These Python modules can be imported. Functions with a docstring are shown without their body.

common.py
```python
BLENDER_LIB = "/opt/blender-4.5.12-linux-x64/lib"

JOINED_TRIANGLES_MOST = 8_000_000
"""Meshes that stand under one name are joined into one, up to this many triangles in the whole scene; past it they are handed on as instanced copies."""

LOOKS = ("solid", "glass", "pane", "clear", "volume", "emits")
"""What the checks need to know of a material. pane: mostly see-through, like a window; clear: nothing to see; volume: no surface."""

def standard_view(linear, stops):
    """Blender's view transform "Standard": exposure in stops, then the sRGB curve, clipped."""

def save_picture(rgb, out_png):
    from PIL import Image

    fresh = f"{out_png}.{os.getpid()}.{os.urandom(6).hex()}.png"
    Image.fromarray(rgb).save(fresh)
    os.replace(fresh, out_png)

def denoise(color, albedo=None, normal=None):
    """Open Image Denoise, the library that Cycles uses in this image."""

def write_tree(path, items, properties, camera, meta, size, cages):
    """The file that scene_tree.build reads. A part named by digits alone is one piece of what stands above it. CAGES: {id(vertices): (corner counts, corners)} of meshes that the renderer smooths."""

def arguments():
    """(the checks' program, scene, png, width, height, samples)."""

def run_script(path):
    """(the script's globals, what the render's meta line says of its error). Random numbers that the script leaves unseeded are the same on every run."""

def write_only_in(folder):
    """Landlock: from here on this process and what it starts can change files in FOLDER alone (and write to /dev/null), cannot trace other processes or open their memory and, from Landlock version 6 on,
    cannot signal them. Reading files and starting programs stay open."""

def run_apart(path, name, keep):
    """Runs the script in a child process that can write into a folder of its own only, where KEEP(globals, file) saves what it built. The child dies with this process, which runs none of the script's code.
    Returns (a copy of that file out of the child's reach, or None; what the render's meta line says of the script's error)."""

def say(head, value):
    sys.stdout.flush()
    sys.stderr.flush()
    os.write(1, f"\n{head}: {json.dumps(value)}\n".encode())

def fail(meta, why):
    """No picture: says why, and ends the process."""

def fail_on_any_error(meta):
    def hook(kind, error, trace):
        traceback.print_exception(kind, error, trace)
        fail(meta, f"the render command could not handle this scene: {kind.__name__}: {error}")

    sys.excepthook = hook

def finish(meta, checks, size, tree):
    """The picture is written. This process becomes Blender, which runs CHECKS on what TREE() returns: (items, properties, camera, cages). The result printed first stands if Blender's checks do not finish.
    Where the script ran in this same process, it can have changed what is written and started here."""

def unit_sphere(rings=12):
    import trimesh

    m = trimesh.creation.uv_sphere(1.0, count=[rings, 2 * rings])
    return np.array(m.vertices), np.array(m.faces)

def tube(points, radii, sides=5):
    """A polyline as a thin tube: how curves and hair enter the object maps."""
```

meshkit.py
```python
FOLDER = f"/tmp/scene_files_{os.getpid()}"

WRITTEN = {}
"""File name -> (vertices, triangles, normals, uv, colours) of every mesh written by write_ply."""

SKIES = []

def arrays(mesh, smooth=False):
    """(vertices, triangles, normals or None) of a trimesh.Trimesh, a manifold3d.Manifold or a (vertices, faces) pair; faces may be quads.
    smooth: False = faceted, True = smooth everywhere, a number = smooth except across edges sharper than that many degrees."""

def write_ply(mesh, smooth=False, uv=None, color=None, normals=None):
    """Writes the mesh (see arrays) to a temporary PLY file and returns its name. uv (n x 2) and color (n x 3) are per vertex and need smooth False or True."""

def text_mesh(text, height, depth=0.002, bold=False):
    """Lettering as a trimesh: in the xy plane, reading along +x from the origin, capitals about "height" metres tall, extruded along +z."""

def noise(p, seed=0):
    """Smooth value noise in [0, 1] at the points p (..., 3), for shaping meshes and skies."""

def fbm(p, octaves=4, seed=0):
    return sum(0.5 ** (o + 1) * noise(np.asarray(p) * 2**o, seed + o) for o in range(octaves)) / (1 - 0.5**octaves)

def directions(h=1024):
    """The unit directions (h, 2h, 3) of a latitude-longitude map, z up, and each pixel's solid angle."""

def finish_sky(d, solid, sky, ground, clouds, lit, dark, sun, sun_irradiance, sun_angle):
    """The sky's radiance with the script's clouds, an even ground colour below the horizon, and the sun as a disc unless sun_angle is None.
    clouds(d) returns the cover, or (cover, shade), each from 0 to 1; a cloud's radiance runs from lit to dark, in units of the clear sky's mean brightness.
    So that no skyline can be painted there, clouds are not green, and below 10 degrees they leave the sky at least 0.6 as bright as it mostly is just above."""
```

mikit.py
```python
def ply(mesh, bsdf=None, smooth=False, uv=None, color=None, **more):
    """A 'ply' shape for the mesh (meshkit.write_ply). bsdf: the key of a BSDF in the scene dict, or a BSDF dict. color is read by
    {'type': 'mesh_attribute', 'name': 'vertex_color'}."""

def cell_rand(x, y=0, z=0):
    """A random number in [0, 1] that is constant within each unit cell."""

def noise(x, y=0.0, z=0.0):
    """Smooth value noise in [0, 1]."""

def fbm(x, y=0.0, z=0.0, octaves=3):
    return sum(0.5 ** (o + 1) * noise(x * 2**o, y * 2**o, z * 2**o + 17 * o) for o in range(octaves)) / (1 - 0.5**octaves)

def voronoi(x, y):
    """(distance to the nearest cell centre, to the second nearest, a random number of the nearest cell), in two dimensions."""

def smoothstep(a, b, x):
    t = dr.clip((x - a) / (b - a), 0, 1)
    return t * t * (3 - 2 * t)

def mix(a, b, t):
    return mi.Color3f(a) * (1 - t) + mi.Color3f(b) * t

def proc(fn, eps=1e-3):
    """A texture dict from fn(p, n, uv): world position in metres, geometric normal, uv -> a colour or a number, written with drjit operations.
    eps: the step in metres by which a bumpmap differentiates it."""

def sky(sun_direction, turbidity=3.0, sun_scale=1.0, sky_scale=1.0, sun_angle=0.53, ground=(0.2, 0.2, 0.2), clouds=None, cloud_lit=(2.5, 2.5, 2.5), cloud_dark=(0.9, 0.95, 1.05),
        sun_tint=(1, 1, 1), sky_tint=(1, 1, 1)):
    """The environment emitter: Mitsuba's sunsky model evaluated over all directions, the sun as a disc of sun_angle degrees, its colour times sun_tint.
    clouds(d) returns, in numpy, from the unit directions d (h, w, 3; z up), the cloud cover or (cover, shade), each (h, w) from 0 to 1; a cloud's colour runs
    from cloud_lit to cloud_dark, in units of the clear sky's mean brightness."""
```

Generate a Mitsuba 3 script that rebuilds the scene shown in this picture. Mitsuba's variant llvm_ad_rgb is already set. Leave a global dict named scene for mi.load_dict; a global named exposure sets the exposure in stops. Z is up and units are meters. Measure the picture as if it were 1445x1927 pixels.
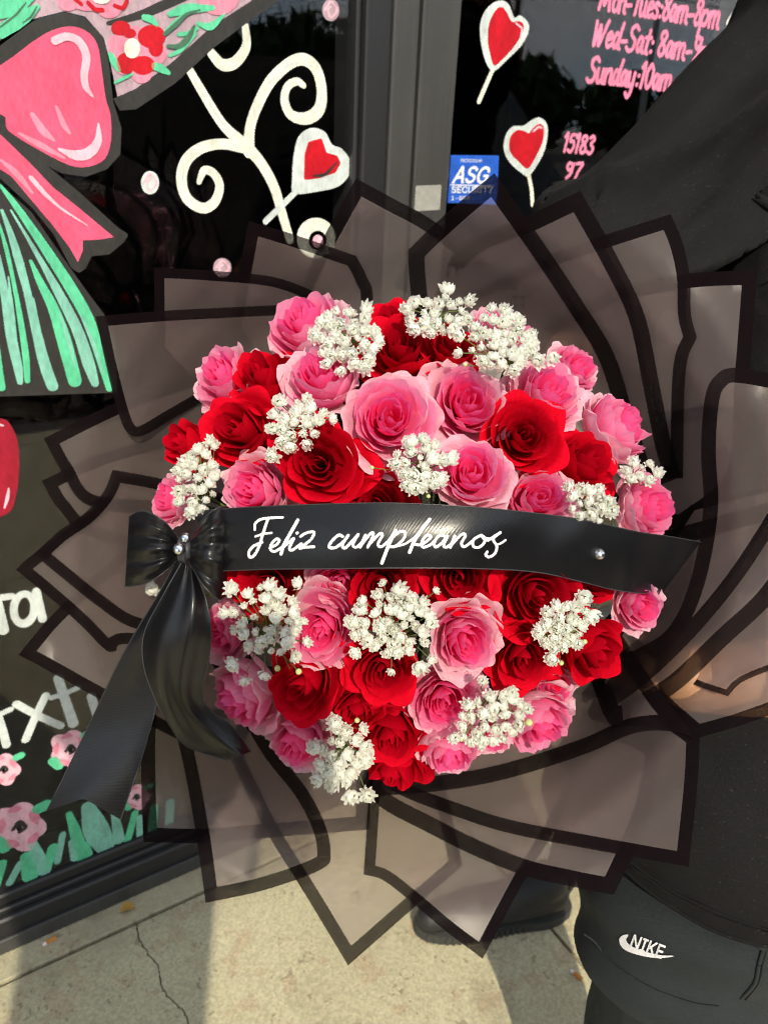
import math, random
import numpy as np, trimesh, drjit as dr, mitsuba as mi, mikit, meshkit
import manifold3d as m3
from scipy.spatial import Delaunay
from shapely.geometry import Polygon, LineString, Point, MultiPoint, box as sbox
from shapely.ops import unary_union
from shapely import contains_xy, affinity
from meshkit import text_mesh
T = mi.ScalarTransform4f

# ------------------------------------------------------------------ camera, sky, exposure
IW, IH, FL = 1445.0, 1927.0, 1447.0           # the photograph's frame, focal length in its pixels
CX, CY = IW / 2, IH / 2
CAM_H = 1.48
def unit(a):
    a = np.asarray(a, float)
    return a / np.linalg.norm(a)
_d = unit([576 - CX, 3853 - CY, FL])          # vanishing point of the uprights
_h = unit([3240 - CX, 365 - CY, FL])          # vanishing point of the shop front's level lines
_h = unit(_h - _d * (_h @ _d))
ROT = np.array([_h, np.cross(-_d, _h), -_d])   # x along the shop front, y into it, z up
CAM = np.array([0, 0, CAM_H])
def ray(x, y): return ROT @ np.array([(x - CX) / FL, (y - CY) / FL, 1.0])
def P(x, y, dep): return CAM + dep * ray(x, y)
def ground(x, y, z=0.0):
    r = ray(x, y)
    return CAM + r * (z - CAM_H) / r[2]
WALL_Y = 1.174
GLASS_Y = WALL_Y + 0.030
def onwall(x, y, wy=GLASS_Y):
    r = ray(x, y)
    p = CAM + r * wy / r[1]
    return p[0], p[2]
FWD, DOWN = ROT @ np.array([0, 0, 1.0]), ROT @ np.array([0, 1.0, 0])
SUN = unit([-0.31, -0.78, 0.62])
exposure = 1.88
scene, labels = {}, {}
scene['camera'] = {'type': 'thinlens', 'to_world': T().look_at(CAM.tolist(), (CAM + FWD).tolist(), (-DOWN).tolist()),
                   'fov': math.degrees(2 * math.atan(CX / FL)), 'fov_axis': 'x', 'near_clip': 0.02, 'far_clip': 400.0,
                   'aperture_radius': 0.0016, 'focus_distance': 0.67}
def sky_clouds(d):
    n = meshkit.fbm(d * np.array([3.0, 3.0, 7.0]), 4, 5)
    return np.clip(0.55 + (n - 0.45) * 4, 0, 0.95), np.clip((n - 0.62) * 3, 0, 1)
scene['sky'] = mikit.sky(SUN.tolist(), turbidity=3, sun_angle=0.7, sky_scale=1.6, sun_scale=0.93, sun_tint=(0.97, 1.08, 1.20), clouds=sky_clouds, cloud_lit=(2.5, 2.55, 2.6), cloud_dark=(1.3, 1.35, 1.45))

# ------------------------------------------------------------------ materials
def S(r, g, b):                                # sRGB to linear
    return [((c / 255) / 12.92 if c / 255 < 0.04045 else ((c / 255 + 0.055) / 1.055) ** 2.4) for c in (r, g, b)]
def rgb(c): return {'type': 'rgb', 'value': [float(x) for x in c]}
def principled(name, col, rough=0.6, spec=0.4, two=True, **k):
    b = {'type': 'principled', 'base_color': col if isinstance(col, dict) else rgb(col), 'roughness': rough, 'specular': spec, **k}
    scene[name] = {'type': 'twosided', 'bsdf': b} if two else b
    return name
N, FB, MIX, SS = mikit.noise, mikit.fbm, mikit.mix, mikit.smoothstep
def streaks(col, lo=0.58, hi=1.18):            # brushed window paint: streaks of thinner and thicker paint
    def fn(p, n, uv):
        a = FB(p.x * 60, p.y * 10, p.z * 22, 3)
        b = N(p.x * 320, p.y * 10, p.z * 120)
        return mi.Color3f(col) * (lo + (hi - lo) * (0.65 * a + 0.35 * b))
    return mikit.proc(fn)
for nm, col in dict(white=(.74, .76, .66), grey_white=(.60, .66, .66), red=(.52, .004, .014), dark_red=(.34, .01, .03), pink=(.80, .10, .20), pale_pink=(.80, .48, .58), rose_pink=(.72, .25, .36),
                    lilac=(.46, .33, .39), mint=(.11, .56, .32), aqua=(.22, .53, .43), leaf=(.06, .16, .10), charcoal=(.032, .031, .030), hours_pink=(.85, .25, .42)).items():  # grey_white also holds the shade over the low letters in its colour
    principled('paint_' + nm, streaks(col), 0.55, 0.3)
def concrete_fn(p, n, uv):
    a = FB(p.x * 3.1, p.y * 3.1, 1.0, 4)
    g = N(p.x * 260, p.y * 260, p.z * 260)
    s = SS(0.74, 0.86, N(p.x * 150 + 9, p.y * 150, 3.0)) * SS(0.5, 0.7, N(p.x * 30, p.y * 30, 5.0))
    w = SS(0.56, 0.72, FB(p.x * 26, p.y * 26, 7.0, 3))
    c = MIX((.42, .385, .25), (.53, .49, .335), a)
    c = MIX(c, mi.Color3f(.40, .29, .19), w * 0.45)
    c = c * (0.82 + 0.36 * g)
    c = MIX(c, mi.Color3f(.20, .16, .10), s * 0.6)
    dirt = SS(0.98, 1.13, p.y) * (0.35 + 0.65 * FB(p.x * 9, p.y * 9, 2.0, 3)) * 0.55 + SS(.62, .75, FB(p.x * 5 + 3, p.y * 5, 8.0, 3)) * 0.25
    return MIX(c, mi.Color3f(.17, .145, .10), dirt)
principled('concrete_flat', mikit.proc(concrete_fn), 0.9, 0.15)
scene['concrete'] = {'type': 'bumpmap', 'tex': mikit.proc(lambda p, n, uv: FB(p.x * 240, p.y * 240, p.z * 240, 2), 1e-3), 'bsdf': scene.pop('concrete_flat'), 'scale': 0.0012}
principled('joint_dirt', (.05, .04, .03), 0.95, 0.1)
principled('asphalt', mikit.proc(lambda p, n, uv: mi.Color3f(.06, .058, .055) * (0.6 + 0.8 * N(p.x * 40, p.y * 40, 0.0))), 0.9, 0.2)
def metal_fn(p, n, uv):
    a = FB(p.x * 14, p.y * 14, p.z * 5, 3)
    b = N(p.x * 300, p.y * 300, p.z * 6)
    return mi.Color3f(.047, .047, .046) * (0.65 + 0.5 * a + 0.2 * b)
principled('frame_metal', mikit.proc(metal_fn), 0.42, 0.5)
principled('frame_dark', (.016, .016, .018), 0.45, 0.5)
principled('dark_seal', (.004, .004, .004), 0.7, 0.2)
scene['window_glass'] = {'type': 'thindielectric', 'int_ior': 1.43}
principled('interior_dark', (.0022, .0022, .003), 0.9, 0.1)
principled('wall_plaster', (.35, .32, .28), 0.9, 0.1)
# translucent wrapping film: frosted sheet and its near-opaque printed border
scene['film'] = {'type': 'mask', 'opacity': rgb((.54, .54, .54)), 'bsdf': {'type': 'principledthin', 'base_color': rgb((.45, .36, .35)), 'roughness': 0.32, 'spec_trans': 0.60, 'diff_trans': 0.8, 'eta': 1.45, 'spec_tint': 0.0}}
scene['film_border'] = {'type': 'mask', 'opacity': rgb((.88, .88, .88)), 'bsdf': {'type': 'principledthin', 'base_color': rgb((.008, .005, .006)), 'roughness': 0.55, 'spec_trans': 0.0, 'diff_trans': 0.5, 'eta': 1.18}}
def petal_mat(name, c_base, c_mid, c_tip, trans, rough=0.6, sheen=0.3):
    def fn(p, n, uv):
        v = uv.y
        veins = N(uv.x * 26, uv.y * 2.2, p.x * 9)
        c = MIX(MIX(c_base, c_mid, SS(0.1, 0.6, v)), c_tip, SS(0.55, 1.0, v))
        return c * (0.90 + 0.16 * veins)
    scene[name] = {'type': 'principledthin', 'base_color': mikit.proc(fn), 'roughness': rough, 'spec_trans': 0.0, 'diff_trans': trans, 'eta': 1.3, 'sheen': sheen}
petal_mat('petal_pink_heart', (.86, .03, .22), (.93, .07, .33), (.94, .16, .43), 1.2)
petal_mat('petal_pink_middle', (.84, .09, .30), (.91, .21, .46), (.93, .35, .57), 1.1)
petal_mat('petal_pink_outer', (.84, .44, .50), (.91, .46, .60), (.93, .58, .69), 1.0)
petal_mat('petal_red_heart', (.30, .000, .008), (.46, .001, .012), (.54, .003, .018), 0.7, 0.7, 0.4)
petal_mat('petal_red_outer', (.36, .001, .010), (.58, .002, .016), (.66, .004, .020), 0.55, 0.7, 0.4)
scene['floret_white'] = {'type': 'principledthin', 'base_color': mikit.proc(lambda p, n, uv: MIX((.80, .83, .60), (.92, .93, .88), SS(0.1, 0.45, uv.y)) * (0.92 + 0.1 * N(p.x * 900, p.y * 900, p.z * 900))), 'roughness': 0.7, 'spec_trans': 0.0, 'diff_trans': 1.0, 'eta': 1.3}
principled('stem_green', (.10, .15, .035), 0.6, 0.3)
principled('bud_green', (.42, .48, .20), 0.6, 0.3)
principled('leaf_green', (.02, .045, .015), 0.6, 0.3)
def satin_fn(p, n, uv):
    tw = 0.5 + 0.5 * dr.sin((uv.x * 1.0 + uv.y * 0.62) * 6.2832)
    return tw + 1.5 * N((uv.x + .62 * uv.y) * 1.4, (uv.y - .62 * uv.x) * 0.5, 2.0)
principled('satin_plain', mikit.proc(lambda p, n, uv: mi.Color3f(.0028, .0028, .0036) + mi.Color3f(.0045, .0045, .0055) * SS(0.25, 0.9, 0.5 + 0.5 * dr.sin((uv.x + uv.y * 0.62) * 6.2832)) * (0.35 + 0.9 * N(uv.x * 1.1, uv.y * 1.1, 6.0))), 0.31, 0.48)
scene['satin'] = {'type': 'bumpmap', 'tex': mikit.proc(satin_fn, 2e-4), 'bsdf': scene.pop('satin_plain'), 'scale': 0.00003}
principled('print_white', (.84, .84, .80), 0.6, 0.3)
scene['gem_glass'] = {'type': 'dielectric', 'int_ior': 1.6}
principled('gem_foil', (.8, .82, .85), 0.15, 0.5, metallic=1.0)
def cloth_fn(col, lint):
    def fn(p, n, uv):
        a = FB(p.x * 12, p.y * 12, p.z * 12, 3)
        g = N(p.x * 900, p.y * 900, p.z * 900)
        l = SS(0.87, 0.93, N(p.x * 420, p.y * 420, p.z * 420)) * lint
        return mi.Color3f(col) * (0.65 + 0.4 * a + 0.35 * g) + mi.Color3f(l)
    return mikit.proc(fn)
principled('shirt_plain', cloth_fn((.0125, .0122, .0125), 0.02), 0.95, 0.04, sheen=0.08)
scene['shirt_cloth'] = {'type': 'bumpmap', 'tex': mikit.proc(lambda p, n, uv: N(p.x * 700, p.y * 700, p.z * 700), 4e-4), 'bsdf': scene.pop('shirt_plain'), 'scale': 0.0005}
principled('shorts_plain', cloth_fn((.024, .028, .030), 0.01), 0.95, 0.08, sheen=0.4)
scene['shorts_cloth'] = {'type': 'bumpmap', 'tex': mikit.proc(lambda p, n, uv: N(p.x * 600, p.y * 600, p.z * 600), 4e-4), 'bsdf': scene.pop('shorts_plain'), 'scale': 0.0005}
principled('thread_white', (.75, .75, .80), 0.7, 0.2)
principled('skin', mikit.proc(lambda p, n, uv: mi.Color3f(.34, .18, .10) * (0.85 + 0.3 * FB(p.x * 60, p.y * 60, p.z * 60, 2))), 0.5, 0.4)
principled('hair', (.02, .015, .012), 0.6, 0.3)
principled('shoe_black', (.018, .018, .019), 0.55, 0.4)
principled('shoe_sole', (.045, .045, .042), 0.8, 0.2)
principled('sticker_blue', mikit.proc(lambda p, n, uv: mi.Color3f(.02, .10, .52) * (0.85 + 0.3 * N(p.x * 90, 0.0, p.z * 90))), 0.4, 0.4)
principled('sticker_white', (.72, .74, .78), 0.5, 0.4)
principled('sticker_silver', mikit.proc(lambda p, n, uv: mi.Color3f(.30, .30, .28) * (0.8 + 0.4 * FB(p.x * 120, 0.0, p.z * 120, 2))), 0.5, 0.4)
principled('butt_orange', (.55, .22, .05), 0.8, 0.2)
principled('butt_white', (.75, .72, .68), 0.8, 0.2)
principled('leaf_brown', (.38, .24, .06), 0.8, 0.2)
principled('car_paint', (.010, .011, .014), 0.25, 0.6, clearcoat=1.0)
principled('car_glass', (.012, .014, .016), 0.08, 0.6)
principled('tyre', (.02, .02, .02), 0.85, 0.2)
principled('tail_red', (.45, .01, .01), 0.2, 0.5)
principled('steel', (.35, .35, .36), 0.4, 0.5, metallic=0.6)
principled('pole_wood', (.10, .07, .05), 0.9, 0.1)
principled('tree_leaf', mikit.proc(lambda p, n, uv: mi.Color3f(.035, .06, .02) * (0.5 + N(p.x * 2, p.y * 2, p.z * 2))), 0.8, 0.2)
principled('bark', (.08, .06, .045), 0.9, 0.1)
principled('phone_black', (.02, .02, .022), 0.3, 0.5)

# ------------------------------------------------------------------ helpers
def numbered(key):
    if key not in scene and key not in labels and not any(k.startswith(key + '__') for k in TAKEN): return key
    i = 1
    while f'{key}_{i:03d}' in TAKEN or f'{key}_{i:03d}' in scene or f'{key}_{i:03d}' in labels: i += 1
    return f'{key}_{i:03d}'
TAKEN = set()
COUNT = {}
def fresh(key):
    n = COUNT.get(key, 0)
    COUNT[key] = n + 1
    return key if n == 0 else f'{key}_{n:03d}'
def put(name, mesh, mat, parent=None, smooth=False, uv=None, label=None, **k):
    key = fresh(f'{parent}__{name}' if parent else name)
    scene[key] = mikit.ply(mesh, mat, smooth=smooth, uv=uv) if not (isinstance(mesh, dict)) else {**mesh, **k}
    if label: labels[key] = {'label': label}
    return key
def thing(name, label, cat, group=None):
    key = fresh(name)
    labels[key] = {'label': label, 'category': cat}
    if group: labels[key]['group'] = group
    return key
def structure(key, label=None):
    labels[key] = {'kind': 'structure', **({'label': label} if label else {})}
def boxm(x0, x1, y0, y1, z0, z1, bev=0.0):
    e = np.array([x1 - x0, y1 - y0, z1 - z0])
    c = np.array([x0 + x1, y0 + y1, z0 + z1]) / 2
    if bev:
        m = m3.Manifold.batch_hull([m3.Manifold.cube((e[0] - 2 * bev, e[1] - 2 * bev, e[2]), True), m3.Manifold.cube((e[0], e[1] - 2 * bev, e[2] - 2 * bev), True), m3.Manifold.cube((e[0] - 2 * bev, e[1], e[2] - 2 * bev), True)])
        m = totri(m)
    else:
        m = trimesh.creation.box(e)
    m.apply_translation(c)
    return m
def totri(m):
    q = m.to_mesh()
    return trimesh.Trimesh(q.vert_properties[:, :3], q.tri_verts, process=False)
def cat(ms): return trimesh.util.concatenate([m for m in ms if m is not None])
def spline(pts, n=60, closed=False):
    p = np.asarray(pts, float)
    if closed: p = np.vstack([p[-1], p, p[:2]])
    else: p = np.vstack([2 * p[0] - p[1], p, 2 * p[-1] - p[-2]])
    k = len(p) - 3
    t = np.linspace(0, k, n, endpoint=not closed)
    i = np.minimum(t.astype(int), k - 1)
    u = (t - i)[:, None]
    a, b, c, d = p[i], p[i + 1], p[i + 2], p[i + 3]
    return 0.5 * (2 * b + (c - a) * u + (2 * a - 5 * b + 4 * c - d) * u**2 + (3 * b - a - 3 * c + d) * u**3)
def extrude(poly, h):
    gs = [g for g in getattr(poly, 'geoms', [poly]) if g.geom_type == 'Polygon' and g.area > 1e-9]
    return cat([trimesh.creation.extrude_polygon(g, h, engine='earcut') for g in gs]) if gs else None
def tube(pts, rad, sides=6):
    import common
    v, f = common.tube(np.asarray(pts, float), rad, sides)
    return trimesh.Trimesh(v, f, process=False)
def tube_(pts, radii, sides=6):
    p = np.asarray(pts, float)
    t = np.gradient(p, axis=0)
    t /= np.linalg.norm(t, axis=1, keepdims=True) + 1e-12
    a = np.cross(t, np.where(np.abs(t[:, 2:]) < 0.9, [0, 0, 1.0], [1.0, 0, 0]))
    a /= np.linalg.norm(a, axis=1, keepdims=True) + 1e-12
    b, ang = np.cross(t, a), np.arange(sides) * 2 * np.pi / sides
    r = np.broadcast_to(radii, (len(p),))[:, None, None]
    v = p[:, None] + r * (np.cos(ang)[None, :, None] * a[:, None] + np.sin(ang)[None, :, None] * b[:, None])
    i, j = np.meshgrid(np.arange(len(p) - 1), np.arange(sides), indexing='ij')
    q = np.stack([i * sides + j, i * sides + (j + 1) % sides, (i + 1) * sides + (j + 1) % sides, (i + 1) * sides + j], -1).reshape(-1, 4)
    return trimesh.Trimesh(v.reshape(-1, 3), np.vstack([q[:, [0, 1, 2]], q[:, [0, 2, 3]]]), process=False)
def grid_faces(nu, nv):
    i, j = np.meshgrid(np.arange(nu - 1), np.arange(nv - 1), indexing='ij')
    q = np.stack([i * nv + j, (i + 1) * nv + j, (i + 1) * nv + j + 1, i * nv + j + 1], -1).reshape(-1, 4)
    return np.vstack([q[:, [0, 1, 2]], q[:, [0, 2, 3]]])

# ------------------------------------------------------------------ ground
SILL_Y = 1.108
JOINT_X = 0.905
crack = spline([tuple(ground(*p)[:2]) for p in [(252, 1716), (258, 1745), (262, 1770), (280, 1795), (297, 1820), (303, 1850), (320, 1880), (345, 1905), (355, 1927), (372, 1990), (380, 2100)]], 60)
rg = np.random.default_rng(3)
crack = crack + rg.normal(0, 0.0012, crack.shape)
crack_poly = unary_union([LineString(crack[i:i + 2]).buffer(0.0009 + 0.0007 * abs(math.sin(i * 1.7))) for i in range(len(crack) - 1)])
structure('pavement', 'pale weathered concrete pavement in front of the shop')
put('bedding', boxm(-40, 40, -1.5, 1.30, -0.03, -0.012), 'joint_dirt', 'pavement')
xs = [-5.0, -3.6, -2.2, -0.62, JOINT_X, 2.4, 3.9, 5.4, 6.9]
for a, b in zip(xs[:-1], xs[1:]):
    for y0, y1 in ((-1.5, -0.2), (-0.2, SILL_Y)):
        pg = sbox(a + 0.004, y0 + 0.004, b - 0.004, y1 - 0.004).difference(crack_poly)
        m = extrude(pg, 0.012)
        m.apply_translation([0, 0, -0.012])
        put('slab', m, 'concrete', 'pavement')
    m = boxm(a + 0.002, b - 0.002, SILL_Y + 0.004, 1.30, -0.012, 0.003, 0.002)
    put('threshold_strip', m, 'concrete', 'pavement')
structure('kerb')
put('kerb', boxm(-40, 40, -1.66, -1.502, -0.14, 0.0, 0.01), 'concrete')
structure('parking_lot', 'dark asphalt parking lot')
put('parking_lot', boxm(-150, 150, -150, -1.4, -0.16, -0.13), 'asphalt')
structure('terrain')
put('terrain', boxm(-150, 150, -150, 150, -0.40, -0.20), 'asphalt')

# small litter
def butt(px, py, ang, lab):
    k = thing('cigarette_butt', lab, 'cigarette butt')
    c = ground(px, py, 0.004)
    d = np.array([math.cos(ang), math.sin(ang), 0])
    put('filter', tube_([c - d * 0.001, c, c + d * 0.018, c + d * 0.0183], [0.0005, 0.0038, 0.0038, 0.0005], 10), 'butt_orange', k, 40)
    put('paper', tube_([c - d * 0.008, c - d * 0.0075, c - d * 0.0012, c - d * 0.0010], [0.0005, 0.0036, 0.0037, 0.0005], 10), 'butt_white', k, 40)
butt(88, 1775, 0.15, 'orange cigarette butt with white end at the foot of the window frame')
butt(1080, 1832, -1.3, 'orange cigarette butt in the pavement joint beside the trousers')
lk = fresh('dry_leaf')
lp = spline([(0, 0), (.010, .008), (.022, .010), (.034, .002), (.024, -.010), (.010, -.009)], 24, True)
lm = extrude(Polygon(lp), 0.0006)
lm.vertices[:, 2] += 4.0 * (lm.vertices[:, 1])**2 * 12 + 0.006 * np.sin(lm.vertices[:, 0] * 120)
c = ground(225, 1718, 0.006)
lm.apply_translation(c)
scene[lk] = mikit.ply(lm, 'leaf_brown')
labels[lk] = {'label': 'small curled yellow brown leaf lying at the joint below the window', 'category': 'leaf'}

# ------------------------------------------------------------------ shop front
win = thing('shop_window', 'large dark shop window hand painted with flowers, vines and white letters', 'window')
door = thing('shop_door', 'glass shop door with painted hearts and pink opening hours', 'door')
XL, XR0 = -2.6, 0.655                          # glass of the left pane
RAIL0, RAIL1 = 0.012, 0.118
# window frame: bottom rail in three stepped pieces, right stile in steps, left stile
put('bottom_rail', boxm(XL - .06, 0.735, WALL_Y, WALL_Y + .09, 0.004, 0.085, 0.004), 'frame_dark', win)
put('bottom_rail', boxm(XL - .06, 0.735, WALL_Y + .012, WALL_Y + .088, 0.0852, 0.100, 0.003), 'frame_dark', win)
put('glazing_bead', boxm(XL - .06, 0.70, WALL_Y + .020, WALL_Y + .060, 0.1002, 0.128, 0.004), 'frame_dark', win)
put('flashing', boxm(XL - .06, 0.735, WALL_Y - .007, WALL_Y - .0005, 0.004, 0.040, 0.001), 'frame_metal', win)
put('side_stile', boxm(0.690, 0.735, WALL_Y, WALL_Y + .09, 0.0852, 2.4, 0.003), 'frame_dark', win)
put('side_stile', boxm(0.681, 0.6895, WALL_Y + .014, WALL_Y + .085, 0.1282, 2.4, 0.003), 'frame_dark', win)
put('side_stile', boxm(XL - .06, XL, WALL_Y, WALL_Y + .09, 0.1002, 2.4, 0.003), 'frame_metal', win)
put('top_rail', boxm(XL - .06, 0.735, WALL_Y, WALL_Y + .09, 2.4, 2.46, 0.003), 'frame_metal', win)
put('glass_pane', trimesh.Trimesh([[XL, GLASS_Y, .11], [.689, GLASS_Y, .11], [.689, GLASS_Y, 2.41], [XL, GLASS_Y, 2.41]], [[0, 1, 2], [0, 2, 3]], process=False), 'window_glass', win)
# door jamb + stiles
put('jamb', boxm(0.7355, 0.7815, WALL_Y - .006, WALL_Y + .09, 0.004, 2.46, 0.003), 'frame_metal', door)
put('seal', boxm(0.7815, 0.7895, WALL_Y + .012, WALL_Y + .09, 0.004, 2.40), 'dark_seal', door)
put('stile', boxm(0.7895, 0.8600, WALL_Y - .004, WALL_Y + .06, 0.012, 2.39, 0.003), 'frame_metal', door)
put('glazing_bead', boxm(0.8602, 0.8700, WALL_Y + .008, WALL_Y + .055, 0.26, 2.30, 0.002), 'frame_metal', door)
put('stile', boxm(1.72, 1.79, WALL_Y - .004, WALL_Y + .06, 0.012, 2.39, 0.003), 'frame_metal', door)
put('kick_rail', boxm(0.8602, 1.7198, WALL_Y - .002, WALL_Y + .06, 0.012, 0.26, 0.003), 'frame_metal', door)
put('top_rail', boxm(0.8602, 1.7198, WALL_Y - .002, WALL_Y + .06, 2.30, 2.39, 0.003), 'frame_metal', door)
put('glass_pane', trimesh.Trimesh([[.862, GLASS_Y, .25], [1.724, GLASS_Y, .25], [1.724, GLASS_Y, 2.32], [.862, GLASS_Y, 2.32]], [[0, 1, 2], [0, 2, 3]], process=False), 'window_glass', door)
fac = thing('shop_facade', 'plastered wall of the shop above and beside the window', 'building')
put('wall', cat([boxm(-6, 6, WALL_Y + .02, WALL_Y + .25, 2.47, 3.6), boxm(-6, XL - .07, WALL_Y + .02, WALL_Y + .25, 0.0, 2.4695), boxm(1.80, 6, WALL_Y + .02, WALL_Y + .25, 0.0, 2.4695)]), 'wall_plaster', fac)
structure('shop_interior', 'unlit room behind the glass')
put('shop_interior', cat([boxm(-5.9, 5.9, 4.8, 4.9, 0, 2.9), boxm(-5.9, 5.9, WALL_Y + .26, 4.9, -.005, .003), boxm(-5.9, 5.9, WALL_Y + .26, 4.8, 2.9, 3.0), boxm(-5.99, -5.9, WALL_Y + .26, 4.8, 0, 3), boxm(5.9, 5.99, WALL_Y + .26, 4.8, 0, 3)]), 'interior_dark')

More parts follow.
